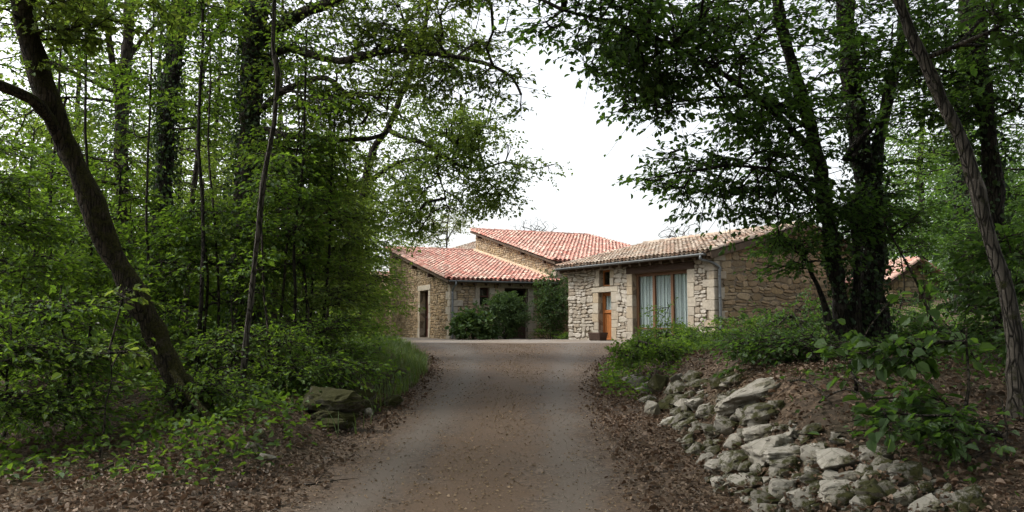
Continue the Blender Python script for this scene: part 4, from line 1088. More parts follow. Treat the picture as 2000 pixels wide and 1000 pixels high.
tree('oak_tree', 'tall ivy clad trunk forking into two close stems behind the leaning trunk', 'tree',
     [([('g', 312, 16), (312, 520, 16), (320, 400, 16), (324, 260, 16), (333, 120, 16), (346, 0, 16), (352, -200, 16), (350, -420, 16)], .21, .10),
      ([(322, 300, 16), (336, 180, 15.9), (352, 80, 15.8), (372, -10, 15.7), (400, -250, 15.6)], .12, .08)],
     [(330, -120, 15.5, 260, 150, 2.8, 100), (390, 60, 15, 110, 90, 1.8, 70), (270, 210, 16, 110, 80, 1.6, 55), (420, 230, 15.5, 90, 90, 1.6, 60), (300, -420, 15, 350, 200, 3.2, 60)],
     'leaf', 'bark_dark', .085, 22, .5, ivy=[(0, .05, .62, 520, .16), (1, .0, .5, 250, .1)])
tree('oak_tree', 'grey forked trunk standing between the leaning trunk and the ivy clad fork', 'tree',
     [([('g', 250, 18), (247, 470, 18), (240, 330, 18), (243, 200, 18), (250, 90, 18), (256, -40, 18), (270, -300, 18)], .17, .10),
      ([(243, 300, 18), (232, 240, 17.9), (222, 150, 17.8), (208, 60, 17.6), (190, -100, 17.5)], .08, .05),
      ([(243, 190, 18), (180, 160, 17.5), (120, 130, 17), (80, 110, 16.8)], .05, .025), ([(243, 200, 18), (200, 195, 17.8), (130, 190, 17.4), (95, 195, 17)], .04, .02), ([(248, 120, 18), (290, 60, 18.2), (320, 40, 18.3)], .05, .03)],
     [(150, 60, 17.5, 150, 110, 2.4, 110), (250, -80, 18, 280, 130, 3, 90), (110, 220, 17.5, 120, 60, 2, 60), (190, 310, 18, 140, 60, 2, 70), (60, 330, 18, 110, 70, 2, 60)],
     'leaf_light', 'bark', .085, 22, .5, ivy=[(0, .35, .6, 150, .1)])
tree('slender_tree', 'slim leaning stem between the ivy clad fork and the great ivy trunk', 'tree',
     [([('g', 362, 20), (366, 540, 20), (372, 420, 20), (385, 300, 20), (392, 200, 20), (405, 110, 20), (440, 30, 20), (470, -60, 20)], .09, .04),
      ([(392, 200, 20), (430, 150, 19.8), (480, 145, 19.6)], .035, .02), ([(385, 260, 20), (350, 200, 20.3), (330, 150, 20.5)], .03, .02)],
     [(430, 40, 19.5, 130, 110, 2.2, 70), (420, 280, 20, 110, 130, 2.2, 110), (360, 400, 20, 90, 80, 2, 70)], 'leaf_light', 'bark', .08, 20, .5)
tree('great_oak', 'great ivy covered trunk with long arching limbs reaching over the lane', 'tree',
     [([('g', 474, 15), (476, 600, 15), (480, 430, 15), (487, 250, 15), (492, 110, 15), (505, 0, 15), (520, -180, 15), (530, -400, 15)], .28, .15),
      ([(490, 190, 15), (530, 110, 14.9), (556, 91, 14.7), (600, 102, 14.5), (640, 112, 14.2), (680, 112, 14.0), (732, 95, 13.8), (780, 90, 13.6), (830, 97, 13.4), (900, 108, 13.2), (960, 128, 13.0), (1000, 152, 12.9), (1018, 185, 12.8)], .11, .02),
      ([(488, 240, 15), (540, 190, 14.6), (592, 165, 14.2), (640, 155, 13.9), (680, 188, 13.7), (720, 218, 13.6), (706, 242, 13.6)], .09, .02),
      ([(682, 188, 13.7), (722, 182, 13.5), (756, 215, 13.4)], .04, .012),
      ([(486, 250, 15), (560, 262, 14.4), (640, 266, 14), (700, 270, 13.8), (750, 262, 13.6)], .09, .03),
      ([(495, 90, 15), (540, 55, 14.8), (580, 28, 14.6), (640, 5, 14.2), (720, -40, 13.8), (850, -120, 13.2)], .14, .05),
      ([(640, 266, 14), (665, 300, 13.9), (672, 330, 13.8), (680, 362, 13.8)], .03, .012),
      ([(790, 91, 13.6), (795, 60, 13.5), (790, 40, 13.5)], .02, .01), ([(870, 104, 13.3), (900, 150, 13.2), (912, 190, 13.2)], .02, .008)],
     [(560, 40, 14.8, 150, 70, 2, 110), (600, 175, 14.2, 130, 70, 1.6, 75), (700, 60, 14, 130, 70, 1.6, 90), (780, 20, 13.6, 140, 60, 1.6, 100), (880, 40, 13.2, 110, 60, 1.5, 75), (720, 160, 13.6, 110, 60, 1.5, 60),
      (850, 140, 13.3, 90, 50, 1.2, 45), (960, 130, 12.9, 60, 50, 1, 26), (1000, 175, 12.8, 70, 30, .8, 14), (620, 290, 14, 140, 60, 1.6, 60), (960, 30, 13, 90, 50, 1.3, 40), (650, -140, 14, 420, 130, 3.2, 150), (480, -300, 15, 380, 160, 3, 70), (920, -230, 12.5, 230, 140, 2.6, 170), (1000, -420, 11, 420, 160, 3, 260)],
     'leaf_light', 'bark', .075, 18, .48, dens=1.1, ivy=[(0, .05, .75, 620, .17), (1, .0, .3, 260, .12), (5, 0, .3, 200, .1)], wob=.012)
tree('sapling', 'pale grey wavy pole standing free in front of the great ivy trunk', 'sapling',
     [([('g', 470, 10.2), (476, 735, 10.2), (490, 600, 10.2), (508, 450, 10.1), (520, 360, 10), (540, 240, 10), (546, 135, 10), (535, 90, 10), (537, 0, 10), (530, -120, 10)], .042, .026),
      ([(542, 180, 10), (580, 178, 10), (620, 195, 9.9)], .012, .006)],
     [(560, -90, 10, 160, 60, 1, 55), (620, 200, 9.9, 60, 40, .6, 10)], 'leaf', 'bark_pale', .065, 18, .35, True, wob=.008)
tree('slanting_oak', 'slanting dark stem right of the left wood, with a twisted crown hanging before the sky', 'tree',
     [([('g', 655, 21), (660, 600, 21), (672, 530, 21), (690, 450, 21), (706, 385, 21), (716, 330, 21), (735, 285, 21), (757, 250, 21), (780, 180, 21), (806, 120, 21), (830, 40, 21), (845, -60, 21)], .15, .05),
      ([(706, 385, 21), (730, 352, 20.8), (762, 328, 20.6), (800, 314, 20.4), (845, 308, 20.2), (880, 312, 20), (905, 330, 20)], .075, .03),
      ([(757, 252, 21), (790, 272, 20.6), (820, 278, 20.4), (850, 300, 20.2), (880, 320, 20), (930, 335, 20), (985, 318, 20), (1040, 332, 20), (1085, 320, 20)], .07, .01),
      ([(850, 300, 20.2), (856, 340, 20.2), (868, 372, 20.2), (872, 400, 20.2)], .035, .012), ([(880, 320, 20), (915, 350, 20), (950, 352, 20), (975, 380, 20)], .03, .01),
      ([(770, 215, 21), (800, 235, 20.8), (830, 205, 20.6)], .03, .012), ([(806, 120, 21), (850, 150, 20.6), (900, 185, 20.2)], .03, .01)],
     [(770, 190, 20.6, 90, 80, 1.6, 70), (860, 245, 20.2, 90, 50, 1.6, 75), (900, 290, 20, 110, 60, 1.8, 120), (960, 335, 20, 75, 55, 1.4, 70), (890, 385, 20, 90, 40, 1.3, 62), (780, 350, 20.8, 100, 70, 2, 100), (745, 440, 21, 95, 60, 2, 100), (810, 440, 21, 45, 32, 1.2, 26), (1060, 335, 20, 60, 18, .8, 9), (840, 90, 20.5, 110, 80, 1.8, 55), (930, 250, 20, 80, 50, 1.5, 45), (960, 390, 20, 60, 25, 1, 18)],
     'leaf_light', 'bark_dark', .078, 30, .5, wob=.012, tip=.007, layer=0, flat=.5, tilt=.6)

def sap(label, u, Y, top, r, blobs, leaf='leaf', size=.078, bark='bark', lean=0, name='sapling', cat='sapling', n=26, R=.52, fine=False, extra=(), **k):
    u0 = u; st = [('g', u0, Y)]
    v0 = 640 - (hz((u - 1000) / F * Y, Y) - EYE) / Y * F
    for t in (.25, .5, .75, 1): st.append((u0 + lean * t + random.uniform(-8, 8), v0 + (top - v0) * t, Y + random.uniform(-.15, .15)))
    return tree(name, label, cat, [(st, r, r * .35)] + list(extra), blobs, leaf, bark, size, n, R, fine, **k)
sap('whippy sapling filling the gap left of the mossy leaning trunk', 60, 12, 250, .03, [(60, 470, 12, 110, 120, 1.4, 150), (40, 620, 11.5, 110, 80, 1.2, 90)])
sap('leafy sapling hard against the left edge of the wood', -40, 10, 300, .03, [(0, 400, 10, 90, 110, 1.2, 90), (20, 560, 10, 90, 110, 1.2, 100)], 'leaf')
sap('bushy hazel behind the middle of the leaning trunk', 235, 14, 330, .035, [(250, 470, 14, 130, 110, 1.8, 150), (200, 360, 14.5, 120, 70, 1.6, 100), (150, 560, 14, 120, 90, 1.6, 130)])
sap('thin forked sapling with a dark stem under the leaning trunk', 145, 8.6, 560, .022, [(110, 640, 8.6, 90, 70, .6, 40), (110, 720, 8.4, 80, 60, .7, 35)], 'leaf', .065, lean=-25, fine=True)
sap('hazel spray with broad pale leaves in front of the leaning trunk', 205, 7.4, 690, .012, [(215, 710, 7.4, 60, 36, .4, 9), (232, 590, 7.3, 40, 20, .25, 4)], 'leaf_light', .085, lean=10, fine=True, n=9, R=.26)
sap('spreading young hornbeam between the ivy clad fork and the pale pole', 400, 13, 350, .035, [(400, 520, 13, 130, 110, 1.6, 190), (360, 640, 12.5, 120, 70, 1.4, 110), (425, 440, 13.5, 80, 60, 1.4, 60)])
sap('low hornbeam shrub at the foot of the pale pole', 460, 10.8, 580, .02, [(455, 690, 10.8, 80, 60, .8, 60), (530, 700, 10.6, 75, 65, .9, 62)], 'leaf', .06)
sap('straight dark sapling just right of the pale pole', 548, 13, 230, .032, [(560, 420, 13, 100, 110, 1.4, 140), (580, 300, 13, 90, 70, 1.3, 80)], lean=40)
sap('twin stemmed sapling in the middle of the left thicket', 600, 14.5, 260, .034, [(630, 430, 14.5, 100, 100, 1.5, 150), (620, 560, 14, 100, 80, 1.5, 100)], 'leaf_light', lean=10, extra=[([('g', 585, 14.6), (592, 560, 14.6), (600, 430, 14.6), (625, 330, 14.6)], .025, .012)])  # lighter leaves: a mix of species, and yard light put into the colour
sap('slim sapling before the slanting dark stem', 640, 16, 280, .03, [(690, 520, 16, 90, 80, 1.5, 100), (650, 360, 16, 80, 70, 1.4, 80)], 'leaf_light', lean=-20)  # lighter leaf colour doubles as light falling in from the yard
sap('rounded dark shrub under the slanting dark stem', 600, 12.5, 560, .022, [(590, 640, 12.5, 110, 60, 1.2, 120), (650, 680, 13, 70, 50, 1, 70)], 'leaf', .06)
sap('light green shrub at the corner of the left wood beside the yard', 705, 20, 520, .03, [(705, 590, 20, 65, 60, 1.5, 110), (765, 575, 20, 36, 40, .9, 12), (715, 640, 20, 60, 40, 1.2, 70)], 'leaf_light', .07)  # lighter leaf colour carries the light from the yard side
sap('ferny low shrub behind the squared blocks', 560, 11, 650, .02, [(570, 730, 11, 100, 45, .9, 80), (660, 715, 11.5, 80, 40, .8, 55)], 'leaf', .06)
sap('dense low bush in the lower left corner', 20, 8, 620, .02, [(30, 720, 8, 120, 80, .9, 100), (90, 800, 8, 110, 50, .8, 70)], 'leaf', .06)
sap('leafy bramble clump hiding the foot of the leaning trunk', 340, 8.9, 740, .014, [(330, 850, 8.6, 90, 40, .5, 40), (260, 870, 8.3, 80, 24, .4, 24)], 'leaf', .055, fine=True)
sap('small bush between the leaning trunk and the cream stone', 410, 9.4, 720, .014, [(420, 770, 9.4, 70, 50, .7, 50)], 'leaf', .055, fine=True)
tree('fallen_pole', 'thin mossy pole propped against the foot of the leaning trunk', 'dead branch', [([('g', 462, 8.3), (440, 862, 8.5), (400, 808, 8.8), (360, 762, 9.1), (335, 725, 9.25)], .045, .04)], [], bark='bark_moss')
tree('rotten_stump', 'short dark stump standing in the grass at the edge of the left wood', 'stump', [([('g', 733, 17), (734, 700, 17), (736, 672, 17.1)], .07, .06)], [], bark='bark_dark')

for i, (u, Y, top, r, lean, wd) in enumerate([
    (92, 12.5, -60, .030, 30, 'slim upright pole at the far left, behind the low limb of the leaning trunk'),
    (176, 13.5, -60, .034, -18, 'slim dark pole just right of the upper leaning trunk'),
    (284, 12.5, -40, .026, 22, 'thin pole between the grey forked trunk and the ivy clad fork'),
    (386, 12, -60, .036, 10, 'straight dark pole right of the ivy clad fork'),
    (428, 13, -20, .024, -26, 'thin pole leaning left before the great ivy trunk'),
    (566, 12.5, 60, .030, 34, 'dark pole right of the pale wavy pole, leaning right'),
    (590, 13.2, 120, .024, -6, 'very thin pole in the middle of the left thicket'),
    (628, 14, 140, .030, 26, 'dark pole before the slanting dark stem'),
    (530, 11.2, 300, .022, -16, 'short thin pole close behind the pale wavy pole')]):
    v0 = 640 - (hz((u - 1000) / F * Y, Y) - EYE) / Y * F
    pts = [('g', u, Y)] + [(u + lean * t + random.uniform(-7, 7), v0 + (top - v0) * t, Y + random.uniform(-.2, .2)) for t in (.2, .4, .6, .8, 1)]
    tree('sapling', wd, 'sapling', [(pts, r, r * .5)], [(u + lean, top + 40, Y, 70, 50, .8, 22), (u + lean * .5, top + 190, Y, 60, 60, .8, 12)], 'leaf', 'bark_dark' if i % 2 else 'bark', .078, 22, .45)

# more trees deep in the wood, copies of two grown here
G1 = 'slender trees deep in the left wood'
bt = [tree('forest_tree', 'slender leafy tree deep in the wood behind the ivy clad trunks', 'tree',
      [([('g', 150, 30), (152, 500, 30), (148, 300, 30), (155, 100, 30), (150, -60, 30)], .16, .05)],
      [(150, 420, 30, 100, 110, 2.4, 120), (150, 250, 30, 110, 110, 2.4, 130), (150, 80, 30, 100, 110, 2.2, 90)], 'leaf', 'bark_dark', .13, 20, .75, tip=.012, group=G1),
      tree('forest_tree', 'slender leafy tree deep in the wood behind the ivy clad trunks', 'tree',
      [([('g', 420, 28), (424, 500, 28), (418, 330, 28), (428, 160, 28), (432, 40, 28)], .13, .04)],
      [(420, 500, 28, 110, 90, 2.4, 120), (425, 340, 28, 110, 100, 2.4, 130), (430, 190, 28, 90, 90, 2, 80)], 'leaf_light', 'bark', .13, 20, .75, tip=.012, group=G1)]
def dup(root, loc, rz, sc=1, label=None, group=None):
    c = root.copy(); COL.objects.link(c); c.location = tuple(float(k) for k in loc); c.rotation_euler.z = rz; c.scale = (sc, sc, sc)
    if label: c['label'] = label
    if group: c['group'] = group
    for ch in root.children:
        d = ch.copy(); COL.objects.link(d); d.parent = c
    return c
R4 = random.Random(4)
for u, Y in [(-60, 24), (20, 32), (80, 26), (230, 36), (300, 25), (350, 33), (480, 30), (540, 25), (590, 34), (640, 28), (680, 36), (-120, 36), (720, 44), (440, 42), (120, 44), (560, 44)]:
    dup(R4.choice(bt), GP(u, Y, .1), R4.uniform(0, 6.28), R4.uniform(.72, 1.0))
# the mass of leaves that closes the wood
def mass(name, label, boxes, n, size, mat, base=.0):
    P_ = []
    for u0, u1, Y0, Y1, vt, m in boxes:
        Yv = rng.uniform(Y0, Y1, m); u = rng.uniform(u0, u1, m); x = (u - 1000) / F * Yv; top = EYE + (640 - vt) / F * Yv
        z = H(x, Yv) + (top - H(x, Yv)) * rng.uniform(0, 1, m) ** .9 * np.clip(.8 + .35 * wav(x * .35, Yv * .35), .3, 1.15); P_.append(np.stack([x, Yv, z], -1))
    T = np.vstack(P_); keep = np.array([noise.noise(Vector(p * .5)) > -.22 for p in T]); T = T[keep]
    V, f = leaf_np(*sprays(T, rng.normal(0, 1, T.shape), n, .8, size), fine=False)
    return tag(link_mesh(name, np_mesh(name, V, [f]), MAT[mat]), label, 'woodland', kind='stuff')
mass('far_woods', 'dense green wall of woodland behind the left trunks', [(-200, 720, 34, 52, 310, 6500), (-150, 640, 24, 34, 430, 2800)], 20, .15, 'leaf')
mass('hillside_woods', 'leafy woodland rising behind the shed on the right', [(1740, 2250, 36, 52, 290, 3600), (1560, 1800, 44, 55, 420, 700), (1830, 2250, 24, 34, 250, 1700)], 20, .14, 'leaf_dark')

# ------------------------------------------------------------------ trees on the right
tree('multi_stemmed_tree', 'dark clump of stems grown together, its canopy hanging over the lane from the right', 'tree',
     [([('g', 1690, 12.6), (1692, 600, 12.6), (1700, 470, 12.6), (1694, 360, 12.6), (1684, 250, 12.6), (1672, 120, 12.5), (1655, 0, 12.4), (1640, -220, 12.2)], .20, .11),
      ([('g', 1655, 12.4), (1640, 600, 12.4), (1618, 430, 12.3), (1595, 300, 12.1), (1560, 180, 11.9), (1530, 80, 11.7), (1500, -40, 11.5), (1440, -240, 11)], .13, .07),
      ([('g', 1712, 12.5), (1712, 600, 12.5), (1712, 470, 12.5), (1708, 330, 12.6), (1728, 200, 12.7), (1752, 90, 12.8), (1770, -60, 13)], .13, .07),
      ([('g', 1674, 12.3), (1672, 620, 12.3), (1672, 500, 12.35), (1668, 380, 12.4)], .07, .05), ([('g', 1636, 12.2), (1606, 580, 12.2), (1586, 540, 12.2), (1570, 500, 12.1)], .06, .03),
      ([(1688, 300, 12.6), (1650, 310, 12.4), (1690, 260, 12.3), (1740, 200, 12.2)], .07, .04),
      ([(1600, 320, 12.1), (1520, 220, 11.2), (1420, 150, 10.4), (1320, 100, 9.8), (1200, 50, 9.3), (1100, 20, 9)], .06, .015),
      ([(1612, 400, 12.2), (1540, 340, 11.4), (1450, 320, 10.8), (1360, 330, 10.4), (1260, 350, 10.2)], .045, .01),
      ([(1580, 250, 12), (1480, 200, 11.2), (1380, 200, 10.6), (1280, 210, 10.2), (1210, 215, 10)], .04, .01)],
     [(1130, 40, 9.2, 130, 50, .8, 42), (1240, 70, 9.5, 140, 90, 1.2, 85), (1340, 60, 10, 160, 110, 1.5, 120), (1180, 120, 9.4, 80, 50, .7, 24), (1300, 160, 10, 130, 70, 1.1, 70), (1400, 210, 10.5, 150, 70, 1.3, 95), (1260, 210, 10.1, 70, 40, .6, 18),
      (1480, 120, 11, 170, 120, 1.7, 150), (1560, 260, 11.6, 130, 110, 1.5, 110), (1420, 330, 10.8, 160, 55, 1.1, 75), (1300, 350, 10.3, 80, 35, .6, 15), (1500, 390, 11.2, 130, 55, 1.1, 70), (1380, 395, 10.7, 90, 30, .6, 16), (1270, 440, 10.2, 40, 14, .3, 4),
      (1640, 60, 12, 160, 130, 1.8, 150), (1700, 180, 12.4, 110, 120, 1.5, 100), (1640, 430, 12, 120, 70, 1.2, 90), (1740, 380, 12.4, 90, 80, 1.2, 55), (1560, 480, 11.6, 90, 60, 1, 55), (1350, -160, 10, 420, 130, 2.6, 230), (1640, -220, 12, 300, 180, 2.8, 180), (1050, -60, 9, 130, 60, 1, 40)],
     'leaf_dark', 'bark_dark', .082, 16, .46, True, layer=.4, ivy=[(0, .04, .55, 520, .16), (1, .05, .4, 200, .08), (2, .04, .5, 260, .10)], wob=.012, sides=14)
tree('leaning_pole', 'long pale grey pole leaning left across the right hand trunks', 'tree',
     [([('g', 1992, 7), (1990, 800, 7), (1975, 650, 7), (1950, 540, 7), (1916, 420, 7), (1895, 330, 7), (1870, 262, 7), (1832, 190, 7), (1802, 110, 7), (1775, 55, 7), (1752, -10, 7), (1700, -160, 7)], .072, .045)],
     [(1760, -120, 7, 200, 80, 1, 60), (1900, 60, 7, 120, 90, .7, 36), (1640, -190, 7, 160, 70, .9, 40)], 'leaf_dark', 'bark_pale', .08, 15, .32, True, wob=.006)
tree('straight_tree', 'dark straight trunk close behind the leaning pale pole', 'tree',
     [([('g', 1958, 11), (1952, 500, 11), (1940, 380, 11), (1928, 260, 11), (1915, 120, 11), (1905, 0, 11), (1890, -260, 11)], .13, .09)],
     [(1900, 60, 11, 140, 110, 1.5, 120), (1960, 200, 11, 90, 90, 1.2, 75), (1830, 180, 11, 90, 80, 1.1, 55), (1900, -200, 11, 300, 140, 2.2, 120)], 'leaf_dark', 'bark_dark', .085, 18, .4, ivy=[(0, .1, .6, 200, .08)])
tree('ivy_tree', 'trunk wrapped in ivy with a flared foot on the wooded slope beyond the pole', 'tree',
     [([('g', 1882, 20), (1882, 500, 20), (1878, 380, 20), (1874, 250, 20), (1880, 100, 20), (1885, -80, 20)], .22, .12)],
     [(1860, 220, 20, 130, 90, 2, 100), (1790, 330, 20, 90, 70, 1.6, 60), (1930, 100, 20, 140, 110, 2.2, 100), (1780, 150, 19.5, 110, 100, 2, 80)], 'leaf', 'bark_dark', .085, 20, .48, ivy=[(0, .02, .8, 700, .22)])
sap('thin dark sapling leaning right in front of the little shed', 1845, 11, 430, .028, [(1770, 430, 11, 60, 50, .6, 14)], 'leaf_dark', .08, lean=-115, fine=True, n=10)
sap('broad leaved hazel shoot on the crest of the right bank', 1664, 7.6, 690, .02, [(1700, 690, 7, 75, 50, .5, 15), (1790, 640, 7.4, 70, 50, .5, 9), (1740, 770, 6.8, 70, 40, .4, 9)], 'leaf_dark', .105, fine=True, n=7, R=.28, width=.85)
sap('shadowy hazel bush in the right corner with hanging leaves', 1880, 6.4, 640, .02, [(1850, 700, 6.3, 90, 70, .6, 20), (1930, 790, 6, 80, 70, .5, 20), (1830, 820, 5.8, 100, 50, .4, 15)], 'leaf_dark', .10, fine=True, n=10, R=.3, width=.8)
sap('arching bramble among leaf litter behind the rocks', 1590, 9.5, 640, .012, [(1590, 690, 9.4, 100, 30, .7, 26), (1500, 680, 10, 80, 24, .7, 20)], 'leaf_dark', .07, fine=True, n=12)
sap('dark leafy sapling on the slope right of the little shed', 1900, 17, 380, .03, [(1850, 430, 17, 80, 60, 1.2, 60), (1960, 470, 16, 80, 90, 1.2, 80)], 'leaf_dark', .085)
sap('spindly dark sapling at the right edge behind the pole', 2010, 9, 400, .025, [(1970, 520, 9, 70, 100, .8, 60), (1990, 660, 8.5, 60, 80, .7, 40)], 'leaf_dark', .085, fine=True)
sap('low dark bush under the leaning pole', 1880, 11, 600, .016, [(1880, 660, 11, 80, 35, .8, 50), (1800, 690, 10.5, 80, 30, .8, 40)], 'leaf_dark', .075)
sap('young dark hazel between the clump of stems and the little shed', 1760, 14.5, 470, .02, [(1765, 470, 14.5, 50, 50, .7, 30), (1740, 610, 14, 60, 40, .8, 30)], 'leaf_dark', .08)
sap('low shadowy bush on the right bank behind the lumpy rock', 1740, 7.6, 760, .014, [(1740, 800, 7.6, 90, 40, .7, 14), (1660, 750, 8.2, 70, 36, .7, 14)], 'leaf_dark', .075, fine=True)
sap('dark bush in the lower right corner over the last rocks', 1960, 6, 780, .014, [(1940, 860, 6, 90, 60, .5, 18), (1860, 880, 6.1, 80, 36, .5, 10)], 'leaf_dark', .08, fine=True)
sap('nettly dark shrub just behind the top slab of the rock heap', 1600, 9, 660, .012, [(1610, 715, 9, 80, 34, .8, 34), (1520, 705, 9.6, 60, 22, .7, 24)], 'leaf_dark', .065, fine=True)
tree('shade_tree', 'dark bushy tree filling the right edge beyond the leaning pole', 'tree',
     [([('g', 2030, 15), (2026, 500, 15), (2020, 330, 15), (2024, 150, 15), (2030, -40, 15)], .15, .08)],
     [(1980, 330, 15, 110, 110, 1.6, 120), (1960, 480, 14.5, 100, 80, 1.5, 90), (2010, 130, 15, 100, 120, 1.6, 110)], 'leaf_dark', 'bark_dark', .085, 22, .5)
tree('shade_tree', 'dark leafy tree rising straight behind the little shed', 'tree',
     [([('g', 1800, 31), (1800, 440, 31), (1795, 330, 31), (1805, 200, 31)], .2, .08)],
     [(1790, 420, 31, 80, 60, 2, 110), (1830, 320, 31, 110, 80, 2.4, 150), (1770, 300, 31, 70, 70, 2.2, 80), (1900, 430, 30, 90, 80, 2, 120)], 'leaf_dark', 'bark_dark', .12, 22, .7, tip=.01)
# shrubs before the cottage
sap('bright green low shrub right in front of the glazed doors', 1300, 20, 590, .014, [(1300, 650, 20, 60, 22, 1, 50), (1260, 668, 19, 50, 18, 1, 44), (1350, 655, 19, 50, 20, .9, 44), (1290, 605, 20, 34, 14, .6, 7)], 'leaf', .06, name='shrub', cat='shrub', layer=0, flat=.6, tilt=.6, R=.32)
sap('green shrub against the gable wall, right of the downpipe', 1450, 19, 600, .014, [(1450, 640, 19, 60, 30, 1, 64), (1400, 655, 18, 60, 24, .9, 50)], 'leaf', .06, name='shrub', cat='shrub', layer=0, flat=.6, tilt=.6, R=.32)
sap('dark leafy shrub where the gable wall meets the clump of stems', 1560, 16, 560, .018, [(1560, 620, 16, 70, 50, 1, 60), (1520, 655, 15, 80, 30, 1, 50)], 'leaf_dark', .07, name='shrub', cat='shrub', layer=0, flat=.6, tilt=.6, R=.36)
sap('nettle patch on the near right verge of the lane', 1240, 14.5, 640, .008, [(1235, 690, 14.5, 45, 28, .8, 46), (1300, 690, 14, 50, 20, .8, 36)], 'leaf', .06, name='shrub', cat='shrub', layer=0, flat=.6, tilt=.6, R=.28)
# plants against the houses
def shrub(label, u, v, Y, ru, rv, rd, n, mat, size, R, nn=24, **k):
    return tree('shrub', label, 'shrub', [([('g', u, Y), (u, v + rv * .4, Y), (u, v - rv * .3, Y)], .035, .012)] + [([('g', u, Y), (u + s * ru * .5, v, Y + random.uniform(-.3, .3))], .02, .008) for s in (-1, -.4, .5, 1)], [(u, v, Y, ru, rv, rd, n)], mat, 'bark', size, nn, R, layer=0, **k)
shrub('round clipped evergreen shrub before the front of the low wing', 987, 614, 35.3, 45, 44, .95, 420, 'shrub', .075, .24, 34, tilt=.8, flat=.8)
shrub('dark broad leaved plant sprawling at the corner of the low wing', 925, 638, 34.6, 42, 28, .8, 130, 'shrub', .17, .34, 15, fine=True, width=.8, tilt=.8, flat=.6)
shrub('tall climbing shrub between the low wing and the glazed cottage', 1080, 588, 36.4, 38, 64, .9, 330, 'shrub', .085, .3, 28, tilt=.8, flat=.8)
shrub('low fresh green plants under the tall climbing shrub', 1075, 652, 35.2, 40, 10, .7, 60, 'leaf', .08, .26, 18)
# trees behind the roofs
tree('pale_tree', 'sparse pale green tree rising behind the low wing', 'tree', [([('g', 872, 66), (872, 500, 66), (874, 440, 66), (880, 400, 66)], .16, .04), ([(873, 470, 66), (895, 430, 66), (905, 410, 66)], .06, .03)], [(880, 430, 66, 45, 35, 2, 110), (840, 460, 66, 40, 30, 2, 60)], 'pale', 'bark_pale', .16, 18, .75, tip=.014, layer=0)
def bare(label, u, Y, v):
    T = [p for p in blob_pts([(u, v + 22, Y, 50, 26, 1.8, 160)], -1)]
    st = [([('g', u, Y), (u, 520, Y), (u + 3, v + 60, Y), (u - 2, v + 42, Y)], .12, .03)]
    b = wp(st[0][0][0]); root = empty('bare_tree', label, 'tree', b)
    path = smooth_path([wp(p) for p in st[0][0]], .3, .01); V, q = tube_np(path, np.linspace(.13, .04, len(path)), 8); Vs, Fs, off = [V], [q], len(V)
    for p, r in grow(list(path[-4:]), T, .010, .06, .5, .12)[0]:
        V, q = tube_np(p, r, 4); Vs.append(V); Fs.append(q + off); off += len(V)
    link_mesh('trunk', np_mesh('trunk', np.vstack(Vs) - b, [np.vstack(Fs)], True), MAT['bark_pale'], root)
bare('bare twiggy treetop rising behind the tall house roof', 1042, 72, 425)
bare('bare twiggy treetop showing over the ridge of the glazed cottage', 1335, 60, 438)

RG_ = 'unseen trees added round the viewpoint to shade the lane'
def overhead(label, x, y, blobs, seed):  # unseen trees added beside and behind the camera to darken the lane
    z = hz(x, y); root_pts = [(x, y, z - .15), (x + .1, y, z + 2.5), (x + .3 * np.sign(-x), y + .2, z + 5), (x + .8 * np.sign(-x), y + .3, z + 8), (x + 1 * np.sign(-x), y + .3, z + 11)]
    base = np.array(root_pts[0]); r = empty('added_shade_tree', label, 'tree', base, RG_)
    path = smooth_path(root_pts, .3, .01); rad = np.linspace(.26, .09, len(path)); V, q = tube_np(path, rad, 14); Vs, Fs, off = [V], [q], len(V)
    T = []
    for bx, by, bz, rx, ry, rz, n in blobs:
        for _ in range(n):
            g = rng.normal(0, 1, 3); g = g / np.linalg.norm(g) * rng.uniform(0, 1) ** .4; p = np.array((bx, by, bz)) + g * np.array((rx, ry, rz))
            lim = EYE + 680 / F * p[1] + .5
            if p[1] > 1 and p[2] < lim: continue
            T.append(p)
    ch, ax = grow(list(path[len(path) // 3:]), T, .012, .1, .5)
    for p, rr in ch: V, q = tube_np(p, rr, 4); Vs.append(V); Fs.append(q + off); off += len(V)
    LV, LF = leaf_np(*sprays(np.array(T), ax, 22, .75, .17), fine=False)
    link_mesh('trunk', np_mesh('trunk', np.vstack(Vs) - base, [np.vstack(Fs)], True), MAT['bark'], r)
    link_mesh('crown', np_mesh('crown', LV - base, [LF]), MAT['leaf'], r)
for i, (lab, x, y, bl) in enumerate([
    ('unseen tree added left of the viewpoint, its crown shading the lane', -5.5, 2.5, [(-2.5, 4, 8.5, 4.5, 4.5, 2.4, 480), (-6, 2, 9, 4, 4, 3, 300)]),
    ('unseen tree added right of the viewpoint, its crown closing the shade over the lane', 6.0, 2.0, [(3, 4, 8.5, 4.5, 4.5, 2.4, 480), (7, 3, 9, 4, 4, 3, 300)]),
    ('unseen shade tree added on the left close behind the viewpoint', -4.5, -5.5, [(-2, -4, 7.5, 5, 4.5, 3, 480)]),
    ('unseen shade tree added on the right close behind the viewpoint', 4.8, -5, [(2.5, -4, 7.5, 5, 4.5, 3, 480)]),
    ('unseen shade tree added furthest back beside the lane', -3.4, -13, [(0, -12, 6, 7, 4, 4.5, 500)])]):
    overhead(lab, x, y, bl, i)

